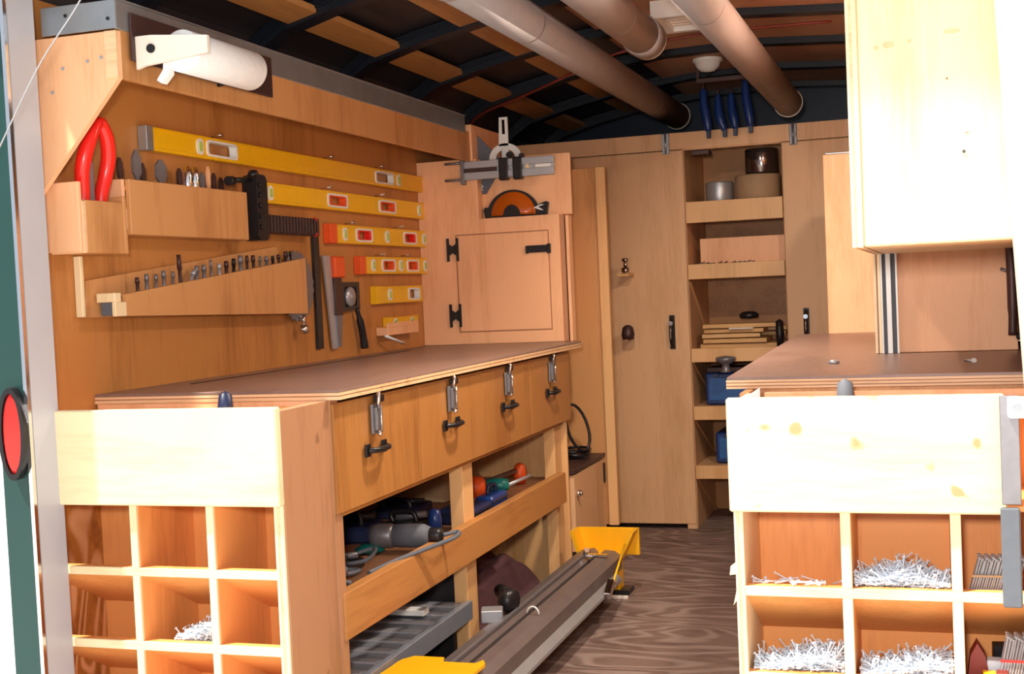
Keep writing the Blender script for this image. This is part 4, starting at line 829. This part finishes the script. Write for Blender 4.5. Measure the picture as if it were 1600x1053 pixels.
# louvred silver trays
tr = thing('louvred_tray', (-1.4, 3.1, .0), 'ribbed silver metal tray lying under the near half of the bench', 'tray')
b = MB(); b.box(-1.60, -1.300, 2.63, 3.46, .190, .196, bev=0); b.box(-1.305, -1.289, 2.63, 3.46, .150, .204, bev=.002); b.build('tray', 'slate', tr)
for k in range(9):
    MB().prism([(2.655+k*.092, .1965), (2.657+k*.092, .202), (2.663+k*.092, .202), (2.700+k*.092, .1965)], 'X', -1.585, -1.32).build('louvre', 'steel', tr)
bx(-1.47, -1.36, 3.26, 3.30, .205, .222).build('label_plate', 'white', tr, 'white plate')
for y in (2.70, 3.38): bx(-1.58, -1.32, y, y+.02, 0, .190).build('support', 'black', tr)

# ------------------------------------------------ siding brake in the aisle
bkk = thing('sheet_metal_brake', (-1.12, 3.6, 0), 'long grey aluminium brake with bright yellow ends lying along the aisle floor', 'brake')
def shear(m): return m
b = MB(); b.prism([(-1.205, .115), (-1.15, .115), (-1.14, .14), (-1.14, .16), (-1.155, .175), (-1.205, .165)], 'Y', 2.40, 4.36); b.build('clamp_rail', 'brake', bkk)
b = MB(); b.prism([(-1.132, .11), (-1.07, .10), (-1.05, .11), (-1.05, .155), (-1.075, .172), (-1.11, .174), (-1.132, .155)], 'Y', 2.35, 4.33); b.build('base_rail', 'brake', bkk)
b = MB(); b.prism([(-1.05, .088), (-1.035, .082), (-1.03, .086), (-1.03, .096), (-1.05, .115)], 'Y', 2.35, 4.24); b.build('bending_flange', 'alu', bkk)
b = MB(); b.prism([(-1.160, .174), (-1.150, .174), (-1.150, .183), (-1.160, .183)], 'Y', 2.6, 4.3); b.build('ridge', 'greym', bkk)
b = MB(); x0, x1, y = -1.235, -1.005, 4.36
b.box(x0, x1, y+.055, y+.07, .14, .236)
b.prism([(x0, .236), (x0+.012, .236), (x0+.04, .15), (x1-.06, .15), (x1-.015, .236), (x1, .236), (x1-.05, .135), (x0+.03, .135)], 'Y', y-.03, y+.06)
b.build('end_bracket', 'yellow2', bkk, 'bright yellow end bracket')
b = MB(); b.prism([(-1.285, 2.70), (-1.275, 2.90), (-1.255, 2.935), (-1.175, 2.935), (-1.165, 2.90), (-1.08, 2.90), (-1.07, 2.93), (-1.055, 2.90), (-1.06, 2.70)], 'Z', .186, .194); b.box(-1.285, -1.275, 2.70, 2.90, .12, .19); b.box(-1.27, -1.07, 2.70, 2.72, .12, .19)
b.build('end_bracket', 'yellow2', bkk, 'bright yellow end bracket')
b = MB(); b.box(-1.17, -1.13, 4.35, 4.41, .01, .135); b.box(-1.09, -1.065, 4.345, 4.41, .01, .135); b.build('leg', 'yellow2', bkk)
b = MB(); b.box(-1.13, -1.09, 4.37, 4.41, .03, .12); b.box(-1.18, -1.03, 4.34, 4.42, .012, .03); b.build('foot_frame', 'black', bkk)
bx(-1.175, -1.035, 4.332, 4.425, 0, .012).build('foot_pad', 'cream', bkk)
b = MB(); b.box(-1.22, -1.19, 2.90, 2.96, .0, .115); b.box(-1.10, -1.07, 2.90, 2.96, 0, .1); b.build('leg', 'black', bkk)
b = MB(); b.box(-1.15, -1.07, 4.20, 4.225, .176, .184); b.cyl((-1.155, 4.23, .18), (-1.14, 4.20, .20), .009, n=10); b.build('clasp', 'chrome', bkk)
b = MB(); b.box(-1.03, -1.008, 3.98, 4.05, .10, .125, rot=Matrix.Rotation(.5, 3, 'X')); b.cyl((-1.03, 4.05, .12), (-1.005, 4.05, .12), .009, n=8); b.build('clasp', 'chrome', bkk)
b = MB(); b.tube([(-1.03, 4.30, .20), (-1.015, 4.05, .125)], .004, 6); b.build('cord', 'yellow', bkk, 'yellow cord')
b = MB(); b.cyl((-1.25, 3.60, .20), (-1.19, 3.50, .215), .020, n=12); b.lathe((-1.18, 3.47, .205), (1, -.2, 0), [(.001, -.02), (.03, -.02), (.036, 0), (.03, .02), (.001, .02)], 16); b.build('handle', 'black', bkk)
b = MB(); b.box(-1.235, -1.175, 3.36, 3.42, .166, .20, rot=Matrix.Rotation(.3, 3, 'Z')); b.build('handle_plate', 'alu', bkk)
b = MB(); b.tube([(-1.10+.018*math.cos(a/3), 3.44, .175+.022*math.sin(a/3)) for a in range(0, 10)], .0025, 6); b.build('wire_ring', 'white', bkk)

for o in bpy.data.objects:
    if '_o' in o: del o['_o']
